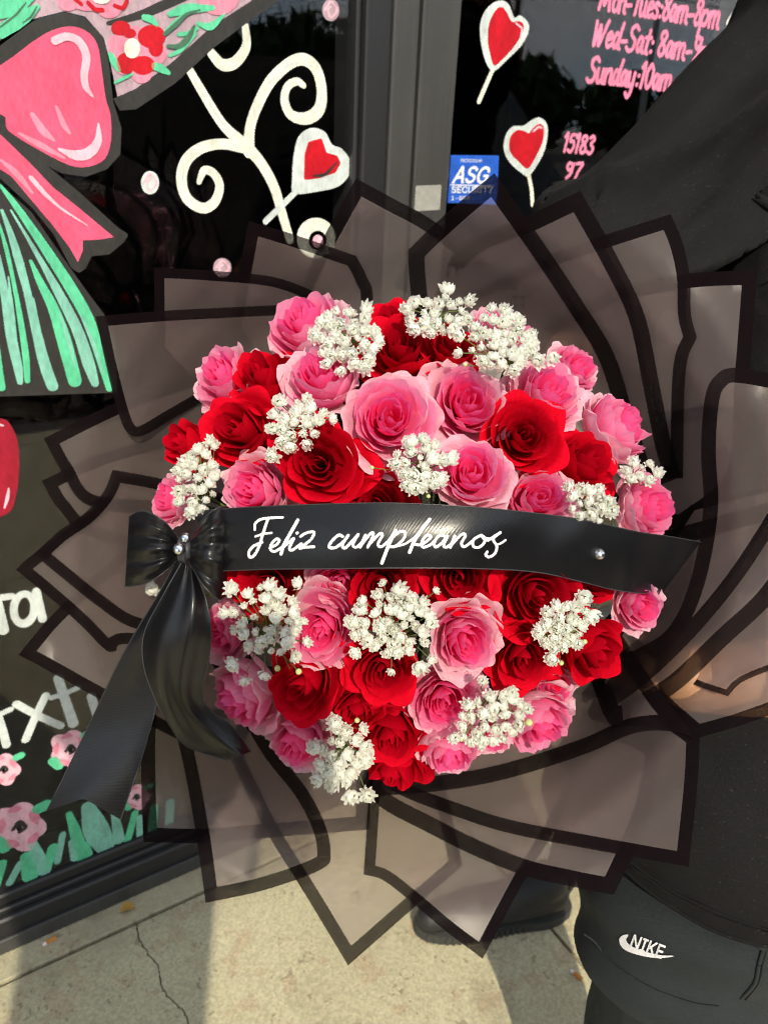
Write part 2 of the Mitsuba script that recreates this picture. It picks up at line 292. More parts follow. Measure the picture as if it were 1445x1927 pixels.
# window paint: each motif lies on the outside of the glass as a thin coat
def wp(pts, wy=GLASS_Y): return np.array([onwall(x, y, wy) for x, y in pts])
def brush(pts, w, n=None):                     # brush stroke through pixel points; w in photo pixels (one or per point)
    pts = np.asarray(pts, float)
    w = np.broadcast_to(w, (len(pts),)).astype(float)
    n = n or max(8, 8 * len(pts))
    s = spline(np.column_stack([pts, w]), n)
    q = wp(s[:, :2])
    e = wp(s[:, :2] + [0, 1.0])
    sc = np.linalg.norm(e - q, axis=1)
    r = np.maximum(s[:, 2], 1.5) / 2 * sc
    parts = []
    for i in range(n - 1):
        parts.append(unary_union([Point(q[i]).buffer(r[i], 6), Point(q[i + 1]).buffer(r[i + 1], 6)]).convex_hull)
    return unary_union(parts)
def blob(pts, n=None, smooth=True):
    p = spline(pts, n or 10 * len(pts), True) if smooth else np.asarray(pts, float)
    return Polygon(wp(p)).buffer(0)
def disc(x, y, rx, ry=None, rot=0):
    ry = ry or rx
    a = np.linspace(0, 2 * np.pi, 20, endpoint=False)
    u, v = rx * np.cos(a), ry * np.sin(a)
    return blob(np.column_stack([x + u * math.cos(rot) - v * math.sin(rot), y + u * math.sin(rot) + v * math.cos(rot)]), 40)
def coat(name, polys, mat, parent, layer=0, label=None, clip=None):
    g = unary_union(polys if isinstance(polys, list) else [polys]).simplify(0.0003)
    if clip is not None: g = g.intersection(clip)
    m = extrude(g, 0.0006)
    v = m.vertices
    m = trimesh.Trimesh(np.column_stack([v[:, 0], GLASS_Y - 0.0004 - 0.0007 * layer - v[:, 2], v[:, 1]]), m.faces, process=False)
    return put(name, m, mat, parent, label=label)
leftpane = sbox(XL, .13, .658, 2.4)
# --- painted flower wrap (lilac paper with dark outline)
k = coat('painted_paper', blob([(-80, -90), (230, -90), (560, -90), (470, 5), (400, 50), (320, 122), (255, 170), (222, 187), (208, 120), (195, 70), (160, 30), (120, 20), (60, 35), (0, 75), (-80, 120)], smooth=False), 'paint_lilac', win, 0, 'painted lilac paper cone with pink flowers')
coat('outline', [blob([(640, -90), (525, 0), (460, 45), (400, 90), (330, 155), (255, 205), (225, 207), (212, 185), (255, 166), (320, 119), (400, 47), (470, 2), (560, -90)], smooth=False), brush([(352, -12), (270, 25), (203, 43)], [20, 16, 8])], 'paint_charcoal', k, 1)
coat('flower', [disc(250, 88, 44, 40), disc(222, 82, 20), disc(294, 102, 19), disc(266, 136, 20), disc(232, 122, 18), disc(165, -6, 40, 26), disc(128, -2, 22), disc(410, -18, 42, 46), disc(205, 8, 26)], 'paint_rose_pink', k, 2)
coat('petal', [disc(226, 52, 18, 14), disc(284, 68, 26, 22), disc(292, 88, 14, 18), disc(236, 118, 18, 20), disc(268, 122, 22, 18), disc(243, 62, 12, 9), brush([(165, 5), (178, 17), (192, 18)], 9), brush([(215, 10), (230, 14), (238, 0)], 8), brush([(140, -2), (152, 7)], 8)], 'paint_red', k, 3)
coat('flower_heart', [disc(247, 90, 15, 19), disc(190, -2, 16, 9)], 'paint_white', k, 4)
coat('leaf', [brush([(270, 32), (284, 36), (293, 46)], [12, 15, 9]), brush([(208, 103), (214, 116), (222, 130)], [12, 17, 10]), brush([(290, 124), (302, 128), (316, 136)], [15, 17, 9]), brush([(318, 26), (350, 16), (400, 14)], [10, 20, 9]), brush([(372, 44), (395, 49), (421, 26)], [8, 14, 4]),
              brush([(-30, 20), (20, 5), (60, -12)], [40, 44, 20]), brush([(0, 60), (40, 34), (70, 12)], [24, 26, 10]), brush([(318, 104), (340, 92), (366, 62)], [6, 9, 8]), brush([(215, 155), (232, 146), (250, 138)], [5, 7, 3]), brush([(310, 62), (325, 45), (340, 32)], 9), brush([(335, 64), (352, 62), (370, 52)], 8)], 'paint_mint', k, 3)
coat('leaf_shadow', [brush([(0, 50), (30, 26), (48, 4)], [3, 4, 2]), brush([(42, 42), (58, 30), (68, 12)], [2, 4, 2]), brush([(308, 64), (330, 45), (350, 26), (375, 18)], [7, 9, 6, 3]), brush([(315, 86), (335, 86), (352, 72), (364, 48)], [7, 10, 12, 5])], 'paint_leaf', k, 4)
# --- painted bow
k = coat('painted_bow', blob([(-80, 125), (0, 85), (60, 40), (120, 23), (160, 35), (190, 65), (203, 110), (212, 190), (228, 240), (226, 290), (200, 318), (160, 332), (115, 325), (88, 311), (150, 362), (222, 428), (242, 440), (232, 455), (205, 478), (172, 481), (160, 505), (148, 513), (133, 503), (100, 440), (60, 390), (0, 335), (-80, 300)], smooth=False).buffer(-.004).buffer(.004), 'paint_charcoal', win, 2, 'painted pink bow with thick charcoal outline')
coat('loop', blob([(-80, 160), (0, 122), (60, 78), (100, 55), (135, 49), (165, 60), (183, 85), (190, 130), (198, 185), (207, 215), (208, 260), (200, 292), (182, 308), (150, 314), (120, 306), (70, 280), (15, 245), (2, 215), (-80, 215)]), 'paint_pink', k, 3)
coat('ribbon_tail', blob([(-60, 225), (0, 252), (50, 300), (100, 352), (150, 392), (213, 445), (185, 450), (155, 451), (155, 470), (146, 492), (130, 465), (100, 425), (50, 365), (20, 330), (0, 318), (-60, 290)], smooth=False), 'paint_pink', k, 3)
coat('shading', [brush([(60, 215), (80, 245), (100, 262)], [10, 16, 6]), brush([(105, 200), (118, 232), (130, 250)], [6, 12, 5]), brush([(35, 250), (75, 272), (120, 296)], [5, 12, 5]), brush([(0, 300), (30, 325), (60, 362)], [5, 12, 5])], 'paint_rose_pink', k, 4)
coat('highlight', [brush([(102, 76), (125, 68), (148, 78), (161, 105), (157, 140), (160, 162), (173, 181)], [16, 15, 17, 17, 15, 13, 4]), brush([(110, 280), (140, 291), (165, 287), (183, 265), (184, 232)], [5, 18, 20, 15, 4]), brush([(57, 333), (80, 360), (110, 388), (135, 405), (163, 423)], [9, 9, 5, 4, 2])], 'paint_pale_pink', k, 5)
# --- painted stems
k = coat('painted_stems', blob([(-80, 320), (0, 345), (60, 400), (135, 508), (165, 550), (195, 590), (216, 640), (220, 738), (-80, 748)], smooth=False), 'paint_charcoal', win, 1, 'painted mint green flower stems on charcoal')
st = [([(0, 348), (25, 380), (60, 430), (100, 490), (135, 545), (165, 600), (185, 660), (205, 730)], [6, 12, 16, 20, 22, 22, 18, 12]), ([(20, 395), (50, 445), (85, 505), (115, 560), (145, 620), (165, 680), (178, 720)], [4, 6, 12, 18, 20, 22, 14]),
      ([(57, 490), (75, 530), (100, 580), (120, 640), (140, 715)], [6, 14, 20, 26, 24]), ([(3, 395), (20, 440), (35, 490), (50, 545), (65, 610), (82, 680), (98, 725)], [6, 12, 16, 14, 16, 20, 20]), ([(-2, 420), (12, 470), (25, 530), (38, 600), (48, 670), (51, 715)], [4, 8, 7, 10, 12, 10]),
      ([(-5, 480), (10, 560), (20, 630), (33, 690), (37, 718)], [10, 16, 18, 16, 10]), ([(-15, 600), (-5, 680), (2, 728)], 14), ([(-40, 560), (-35, 650), (-30, 726)], 16)]
for i, (p_, w_) in enumerate(st): coat('stem', brush(p_, w_), 'paint_mint' if i % 2 == 0 else 'paint_aqua', k, 3)
for p_, w_ in [([(30, 382), (75, 445), (110, 500)], [3, 6, 3]), ([(150, 590), (172, 640), (192, 700)], [3, 7, 3]), ([(15, 520), (22, 580), (30, 640)], [3, 7, 3]), ([(62, 560), (72, 620), (88, 690)], [3, 8, 3]), ([(112, 590), (128, 640), (140, 690)], [3, 7, 3])]:
    coat('brush_streak', brush(p_, w_), 'paint_aqua' if w_[1] != 6 else 'paint_mint', k, 4)
# --- white vine
k = coat('painted_vine', [brush([(353, 125), (385, 180), (420, 235), (460, 272), (490, 305), (515, 350), (530, 400), (545, 450)], [17, 20, 20, 24, 22, 21, 19, 17]), brush([(468, 285), (470, 240), (485, 195), (510, 150), (545, 118), (572, 111), (595, 130), (605, 170), (600, 205), (577, 222), (548, 216), (535, 190), (540, 163), (558, 152), (571, 160)], [24, 22, 22, 23, 23, 24, 24, 24, 26, 24, 20, 19, 17, 15, 12]),
                          brush([(462, 278), (420, 270), (380, 277), (351, 300), (341, 335), (351, 372), (380, 391), (403, 380), (413, 350), (402, 326), (384, 320), (374, 342)], [22, 20, 21, 22, 22, 21, 20, 19, 18, 17, 16, 10]), brush([(398, 100), (418, 121), (443, 116), (463, 86), (461, 48)], [20, 23, 22, 20, 16])], 'paint_white', win, 0, 'white painted curling vine')
coat('brush_streak', [brush([(365, 150), (400, 205), (440, 255)], [2, 4, 2]), brush([(500, 160), (540, 122), (572, 117)], [2, 5, 2]), brush([(603, 150), (603, 190), (590, 212)], [2, 5, 2]), brush([(345, 310), (345, 350), (365, 382)], [2, 5, 2])], 'paint_grey_white', k, 1)
k = coat('painted_heart', blob([(549, 335), (552, 290), (562, 255), (585, 240), (610, 247), (624, 271), (642, 279), (658, 302), (655, 330), (635, 350), (600, 359), (553, 363)]), 'paint_grey_white', win, 1, 'painted heart lollipop with white rim among the vine')
coat('fill', blob([(571, 338), (572, 290), (579, 266), (604, 259), (613, 286), (633, 292), (640, 306), (630, 324), (600, 334)], smooth=False).buffer(-.003).buffer(.003), 'paint_red', k, 2)
coat('crease', brush([(588, 330), (610, 327), (632, 305)], [3, 6, 3]), 'paint_charcoal', k, 3)
coat('stick', brush([(556, 360), (530, 386), (499, 416)], [11, 12, 12]), 'paint_grey_white', k, 1)
k = coat('painted_ring', disc(594, 447, 36, 38).difference(disc(597, 452, 17, 19)), 'paint_white', win, 1, 'white painted ring')
coat('centre', disc(597, 453, 10, 12), 'paint_pale_pink', k, 2)
for x, y, rx, ry in [(282, 343, 17, 22), (622, 18, 16, 21), (418, 503, 17, 18)]:
    k = coat('painted_dot', disc(x, y, rx, ry), 'paint_grey_white' if x < 400 else 'paint_lilac', win, 0)
    coat('swirl', brush([(x - rx * .7, y), (x, y - ry * .75), (x + rx * .7, y), (x, y + ry * .7), (x - rx * .35, y), (x, y - ry * .3)], 4), 'paint_pale_pink', k, 1)
k = coat('painted_tulip', blob([(-80, 785), (0, 787), (20, 800), (33, 830), (36, 880), (30, 930), (10, 968), (-80, 985)]), 'paint_dark_red', win, 0, 'dark red painted shape at the left edge')
coat('highlight', [brush([(8, 955), (14, 935), (16, 918)], [3, 6, 2]), brush([(-10, 796), (5, 800)], [3, 4])], 'paint_pale_pink', k, 1)
# --- letters, flowers, grass
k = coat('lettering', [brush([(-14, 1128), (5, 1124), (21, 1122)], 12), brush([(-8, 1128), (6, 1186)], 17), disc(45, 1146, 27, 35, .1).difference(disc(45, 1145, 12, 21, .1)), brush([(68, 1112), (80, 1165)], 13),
                       brush([(-8, 1348), (6, 1341), (20, 1335)], 9), brush([(-3, 1350), (5, 1375), (12, 1402)], 12), brush([(31, 1325), (72, 1347), (114, 1366)], [13, 12, 12]), brush([(86, 1309), (66, 1350), (48, 1392)], 12), brush([(109, 1276), (122, 1315), (138, 1362)], [14, 14, 15]), brush([(97, 1313), (122, 1305), (147, 1294)], 9), brush([(171, 1310), (182, 1345)], 13)], 'paint_grey_white', win, 0, 'white hand painted letters low on the window')  # white letters greyed: the shade falling there is mixed into their colour
def little_flower(x, y, r):
    k = coat('painted_flower', [disc(x + r * .62 * math.cos(a), y + r * .62 * math.sin(a), r * .5, r * .42) for a in np.arange(5) * 1.257], 'paint_pale_pink', win, 0)
    coat('petal', [brush([(x + r * .75 * math.cos(a + t), y + r * .75 * math.sin(a + t)) for t in (0, .4, .8)], [2, r * .28, 2]) for a in np.arange(5) * 1.257 + .3], 'paint_rose_pink', k, 1)
    coat('heart', brush([(x - r * .25, y + r * .1), (x, y - r * .22), (x + r * .25, y), (x, y + r * .2)], r * .12), 'paint_charcoal', k, 2)
    coat('leaf', [brush([(x + r * .8, y - r * .75), (x + r * 1.1, y - r * .9)], r * .4), brush([(x - r * .9, y + r * .6), (x - r * .6, y + r * .85)], r * .4)], 'paint_mint', k, 1)
for f_ in [(36, 1556, 46), (6, 1448, 30), (132, 1410, 36), (256, 1500, 24)]: little_flower(*f_)
gl = [([(-8, 1665), (4, 1625)], 13), ([(18, 1662), (38, 1625)], 10), ([(49, 1612), (57, 1648)], [16, 22]), ([(60, 1585), (70, 1610), (84, 1638)], [12, 18, 18]), ([(100, 1595), (88, 1632)], 14), ([(118, 1570), (108, 1622)], 9), ([(130, 1532), (143, 1570), (155, 1612)], [9, 16, 18]), ([(165, 1518), (180, 1560), (198, 1592)], [18, 34, 26]),
      ([(160, 1590), (166, 1608)], 12), ([(215, 1528), (224, 1580)], [10, 16]), ([(240, 1582), (254, 1530)], 10), ([(262, 1538), (263, 1582)], 9), ([(290, 1520), (285, 1572)], 12), ([(320, 1510), (318, 1560)], 12), ([(-40, 1620), (-28, 1670)], 14), ([(135, 1585), (140, 1616)], 10)]
for i, (p_, w_) in enumerate(gl): coat('painted_grass', brush(p_, w_), ('paint_mint', 'paint_aqua')[i % 2], win, 0, clip=sbox(XL, .1295, .658, 2.4))
# --- door: hearts and pink writing
def heart(outer, inner, stick, hl, sw, lab):
    k = coat('painted_heart', blob(outer), 'paint_grey_white', door, 0, lab)
    coat('fill', blob(inner), 'paint_red', k, 1)
    coat('highlight', brush(hl, 4), 'paint_pale_pink', k, 2)
    coat('stick', brush(stick, sw), 'paint_white', k, 1)
heart([(904, 78), (903, 45), (912, 20), (928, 4), (946, 0), (958, 10), (967, 32), (978, 28), (992, 40), (994, 58), (980, 85), (955, 110), (933, 131), (922, 130), (912, 112)], [(917, 72), (920, 42), (932, 18), (943, 12), (952, 22), (962, 40), (976, 39), (984, 47), (980, 65), (965, 88), (945, 110), (929, 122), (921, 100)], [(926, 130), (913, 160), (900, 190)], [(969, 43), (980, 53), (978, 68)], 10, 'upper painted heart lollipop on the door glass')
heart([(947, 275), (952, 252), (965, 237), (984, 236), (999, 226), (1014, 220), (1027, 230), (1030, 250), (1024, 282), (1010, 310), (994, 331), (985, 328), (965, 312), (952, 295)], [(957, 275), (960, 256), (972, 244), (986, 246), (994, 250), (1003, 239), (1015, 232), (1022, 241), (1020, 265), (1008, 292), (992, 316), (975, 303), (962, 290)], [(994, 330), (999, 356), (1001, 384)], [(1002, 246), (1012, 238), (1017, 240)], 9, 'lower painted heart lollipop on the door glass')
coat('painted_stroke', brush([(1402, -20), (1388, 12), (1368, 42)], [12, 12, 9]), 'paint_white', door, 0)
GL = {'M': (.74, [[(0, 0), (.12, .95), (.22, .3), (.30, .25), (.5, .95), (.54, .3), (.6, 0)]]), 'o': (.42, [[(.2, .58), (.05, .4), (.06, .12), (.2, 0), (.33, .15), (.34, .42), (.2, .58)]]), 'n': (.44, [[(0, .55), (.03, 0)], [(.03, .35), (.18, .58), (.3, .5), (.3, .1), (.4, 0)]]), '-': (.34, [[(0, .3), (.24, .33)]]),
      'T': (.46, [[(0, .85), (.12, .97), (.5, .95)], [(.28, .95), (.2, 0)]]), 'u': (.44, [[(0, .55), (.02, .12), (.12, 0), (.25, .15), (.28, .55)], [(.28, .55), (.28, .1), (.38, 0)]]), 'e': (.38, [[(.03, .28), (.28, .38), (.2, .58), (.06, .45), (.04, .15), (.16, 0), (.34, .14)]]), 's': (.34, [[(.26, .5), (.1, .58), (.05, .42), (.22, .25), (.18, .02), (0, .05)]]),
      ':': (.2, [[(.06, .08), (.07, .1)], [(.08, .45), (.09, .47)]]), '8': (.46, [[(.2, .52), (.06, .7), (.12, .92), (.28, .92), (.33, .72), (.1, .4), (.05, .15), (.18, 0), (.34, .15), (.3, .38), (.2, .52)]]), 'a': (.43, [[(.28, .5), (.12, .58), (.02, .3), (.08, .03), (.2, .1), (.28, .5), (.28, .1), (.38, 0)]]),
      'm': (.66, [[(0, .55), (.03, 0)], [(.03, .35), (.15, .58), (.26, .5), (.26, 0)], [(.26, .35), (.38, .58), (.5, .5), (.5, .1), (.6, 0)]]), 'p': (.44, [[(0, .55), (-.06, -.42)], [(0, .4), (.15, .58), (.32, .4), (.22, .05), (.02, .08)]]), 'W': (.68, [[(0, .9), (.04, .3), (.08, 0), (.25, .8), (.3, .1), (.36, .1), (.62, 1)]]),
      'd': (.46, [[(.28, .5), (.12, .58), (.02, .3), (.08, .03), (.2, .1), (.30, .5), (.38, 1)], [(.34, .8), (.30, .1), (.4, 0)]]), 'S': (.5, [[(.44, .85), (.28, 1), (.08, .85), (.12, .6), (.34, .42), (.32, .1), (.12, -.02), (-.05, .1)]]), 't': (.3, [[(.14, .9), (.08, .1), (.18, 0)], [(-.02, .6), (.26, .62)]]), ' ': (.22, []),
      '9': (.42, [[(.3, .85), (.12, .95), (.05, .7), (.15, .5), (.3, .65), (.33, .9), (.28, .3), (.1, 0)]]), 'y': (.44, [[(0, .55), (.02, .12), (.12, 0), (.25, .15), (.28, .55)], [(.28, .55), (.24, -.2), (.1, -.45), (-.04, -.3)]]), '1': (.28, [[(0, .8), (.14, .98), (.1, 0)]]), '0': (.46, [[(.2, .97), (.05, .7), (.05, .25), (.18, 0), (.34, .25), (.35, .7), (.2, .97)]]),
      '5': (.42, [[(.36, .95), (.1, .93), (.07, .58), (.25, .6), (.32, .3), (.18, 0), (.0, .1)]]), '3': (.42, [[(.06, .85), (.2, .97), (.32, .78), (.15, .52), (.33, .3), (.2, 0), (.0, .1)]]), '7': (.4, [[(.04, .92), (.36, .95), (.2, .45), (.12, 0)]])}
def script(txt, p0, p1, cap, slant, w, wide=1.0):      # brush lettering between two baseline points of the glass
    p0, p1 = np.array(p0, float), np.array(p1, float)
    total = sum(GL[ch][0] for ch in txt)
    ex = (p1 - p0) / total
    eu = np.array([slant * cap, -cap])
    at, out = 0.0, []
    for ch in txt:
        adv, sts = GL[ch]
        for s_ in sts:
            q = [p0 + (at + a) * ex + b * eu for a, b in s_]
            out.append(brush(q, w, max(6, 4 * len(q))))
        at += adv
    return unary_union(out)
lines = [('Mon-Tues:8am-8pm', (1126, 16), (1352, 53), 50), ('Wed-Sat: 8am-9pm', (1114, 83), (1352, 122), 48), ('Sunday:10am', (1104, 152), (1262, 170), 46)]
coat('opening_hours', [script(t_, a_, b_, c_, .22, 8.2) for t_, a_, b_, c_ in lines], 'paint_hours_pink', door, 0, 'pink hand lettered opening hours')
coat('address', [script('15183', (1058, 284), (1116, 289), 34, .2, 6.5), script('97', (1061, 334), (1092, 336), 30, .2, 6.5)], 'paint_hours_pink', door, 0, 'pink hand lettered numbers')
# --- stickers
def sticker(name, corners, mat, wy, lab, t=0.0006):
    q = np.array([onwall(x, y, wy) for x, y in corners])
    k = thing(name, lab, 'sticker')
    m = extrude(Polygon(q).buffer(-.001).buffer(.001), t)
    v = m.vertices
    put('base', trimesh.Trimesh(np.column_stack([v[:, 0], wy - .0003 - v[:, 2], v[:, 1]]), m.faces, process=False), mat, k)
    return k, q
sk, q = sticker('security_sticker', [(848, 291), (938, 292), (934, 384), (842, 381)], 'sticker_blue', GLASS_Y, 'blue security company sticker on the door glass beside the stile')
def decal(txt, px, py, px1, h_px, par, bold, slant, mat='sticker_white', wy=GLASS_Y):
    a, b = np.array(onwall(px, py, wy)), np.array(onwall(px1, py + (px1 - px) * .03, wy))
    h = abs(onwall(px, py - h_px, wy)[1] - a[1])
    m = text_mesh(txt, h, 0.0004, bold)
    v = m.vertices
    s = (b[0] - a[0]) / (v[:, 0].max() - v[:, 0].min())
    x = (v[:, 0] - v[:, 0].min()) * s + slant * v[:, 1]
    put('lettering', trimesh.Trimesh(np.column_stack([a[0] + x, wy - .0012 - v[:, 2], a[1] + v[:, 1]]), m.faces, process=False), mat, par)
decal('ASG', 849, 343, 914, 31, sk, True, .32)
decal('SECURITY', 848, 362, 926, 12, sk, True, .0)
decal('PROTECTED BY', 866, 304, 906, 6, sk, False, 0)
decal('1-888', 848, 376, 882, 8, sk, False, 0)
q2 = [(846, 346), (928, 348), (928, 350), (846, 348)]
qq = np.array([onwall(x, y, GLASS_Y) for x, y in q2])
m = extrude(Polygon(qq), .0004); v = m.vertices
put('rule', trimesh.Trimesh(np.column_stack([v[:, 0], GLASS_Y - .0012 - v[:, 2], v[:, 1]]), m.faces, process=False), 'sticker_white', sk)
s2, _ = sticker('small_sticker', [(782, 349), (830, 347), (827, 394), (779, 397)], 'sticker_silver', WALL_Y - .004, 'worn pale grey square sticker on the door stile')

# ------------------------------------------------------------------ bouquet: positions
BC = np.array([765.0, 1015.0])
def rad(x, y): return math.hypot((x - BC[0]), (y - BC[1]) * 1.0)
def dome(x, y):
    r = rad(x, y) / 480
    return 0.640 + 0.105 * min(r, 1.25)**2.2
HANDLE = P(800, 1180, 1.02)
def frame_from(n):
    n = unit(n)
    a = unit(np.cross(n, [0.3, 0.1, 1.0]))
    return a, np.cross(n, a), n
def rose_mesh_params(kind, rng):
    return None
def rose(px, py, rpx, kind, lab, seed, dz=0.0, lean=1.0):
    rng = np.random.default_rng(seed)
    red = kind == 'red'
    dep = dome(px, py) + dz
    C = P(px, py, dep)
    R = rpx * dep / FL * 1.18
    off = np.array([px, py]) - BC
    r = np.linalg.norm(off) / 480
    view = -unit(ray(px, py))
    out = unit(ROT @ np.array([off[0], off[1], 0.0]) + 1e-9)
    ang = min(0.95, 0.85 * r**1.2) * lean
    n = unit(view * math.cos(ang) + out * math.sin(ang) + rng.normal(0, .09, 3))
    a, b, n = frame_from(n)
    C = C - n * 0.0 * R
    key = thing(kind + '_rose', lab, 'rose', kind + ' roses in the bouquet')
    NP = 22 if red else 32
    nu, nv = 15, 11
    u, v = np.meshgrid(np.linspace(-1, 1, nu), np.linspace(0, 1, nv), indexing='ij')
    F = grid_faces(nu, nv)
    th0 = rng.uniform(0, 6.28)
    openness = rng.uniform(0.9, 1.08)
    ecc, ea = rng.uniform(0.0, 0.12), rng.uniform(0, 3.14)
    for i in range(NP):
        t = i / (NP - 1)
        j = rng.normal
        th = th0 + i * 2.39996 + j(0, .12)
        Phi = (1.55 - 0.70 * t) * (1 + j(0, .06))
        if red:
            rt = (0.07 + 0.86 * t**1.05) * (1 + j(0, .06)) * openness
            ht = 0.38 + 0.18 * t - 0.74 * t**2.1 + j(0, .05)
        else:
            rt = (0.08 + 0.86 * t**0.85) * (1 + j(0, .07)) * openness
            ht = 0.36 + 0.16 * t - 0.66 * t**2 + j(0, .05)
        rb, hb = 0.03 + 0.20 * t, -0.66
        ve = v * (1 - (0.20 if not red else 0.27) * np.abs(u)**(2.4 if not red else 1.7) * (0.55 + 0.45 * t))
        rr = rb + (rt - rb) * np.sin(ve * np.pi / 2)**(0.75 + 0.25 * (1 - t))
        hh = hb + (ht - hb) * ve**(1.15 + 0.35 * t)
        s = np.clip((ve - 0.72) / 0.28, 0, 1)**2
        roll = t**1.5 * (0.20 if red else 0.15) * (1 + j(0, .25))
        rr = rr + roll * s - (1 - t) * 0.05 * s
        hh = hh - roll * 0.85 * s * (0.4 + 0.6 * t)
        if red:                                  # the corners of red outer petals roll back and leave a point
            cr = t * 0.16 * np.clip(np.abs(u) - 0.45, 0, 1)**1.5 * ve**2 * 3
            hh -= cr * 0.7; rr -= cr * 0.35
        rr = rr * (1 + 0.075 * u * (1 - .35 * t)) + 0.03 * t * np.abs(u)**3
        hh += u * j(0, .05) * ve**2 * (.4 + t)
        rr += u * j(0, .03) * ve**2
        amp = (0.016 if red else 0.034) * ve**4 * (0.3 + t)
        p1, p2, p3 = rng.uniform(0, 6.28, 3)
        rr += amp * np.sin(5.5 * u + p1) * 1.1
        hh += amp * (1.2 * np.sin(7.5 * u + p2) + 0.6 * np.sin(13 * u + p3))
        hh += 0.02 * t * np.sin(3 * u + p3) * ve**2
        wid = (0.42 + 0.58 * np.sin(np.pi * (0.10 + 0.60 * ve))) * (1 - (.24 if red else .40) * v**5)
        aa = th + u * Phi * wid
        rr *= 1 + ecc * np.cos(2 * (aa - ea))
        X = C + R * (rr[..., None] * (np.cos(aa)[..., None] * a + np.sin(aa)[..., None] * b) + hh[..., None] * n)
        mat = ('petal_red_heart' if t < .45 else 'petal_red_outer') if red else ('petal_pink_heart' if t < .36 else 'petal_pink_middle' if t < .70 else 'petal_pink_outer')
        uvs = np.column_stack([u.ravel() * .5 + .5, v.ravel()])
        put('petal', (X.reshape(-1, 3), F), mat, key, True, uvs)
    base = C - n * R * 0.78
    mid = base - n * 0.05
    sp = spline([base + n * R * .1, base - n * .012, mid, (mid + HANDLE) / 2, HANDLE + (base - C) * .6], 14)
    cal = tube_([base + n * R * .12, base, base - n * R * .2], [R * .26, R * .2, .003], 8)
    put('stem', cat([tube_(sp, .0028, 6), cal]), 'leaf_green', key, True)
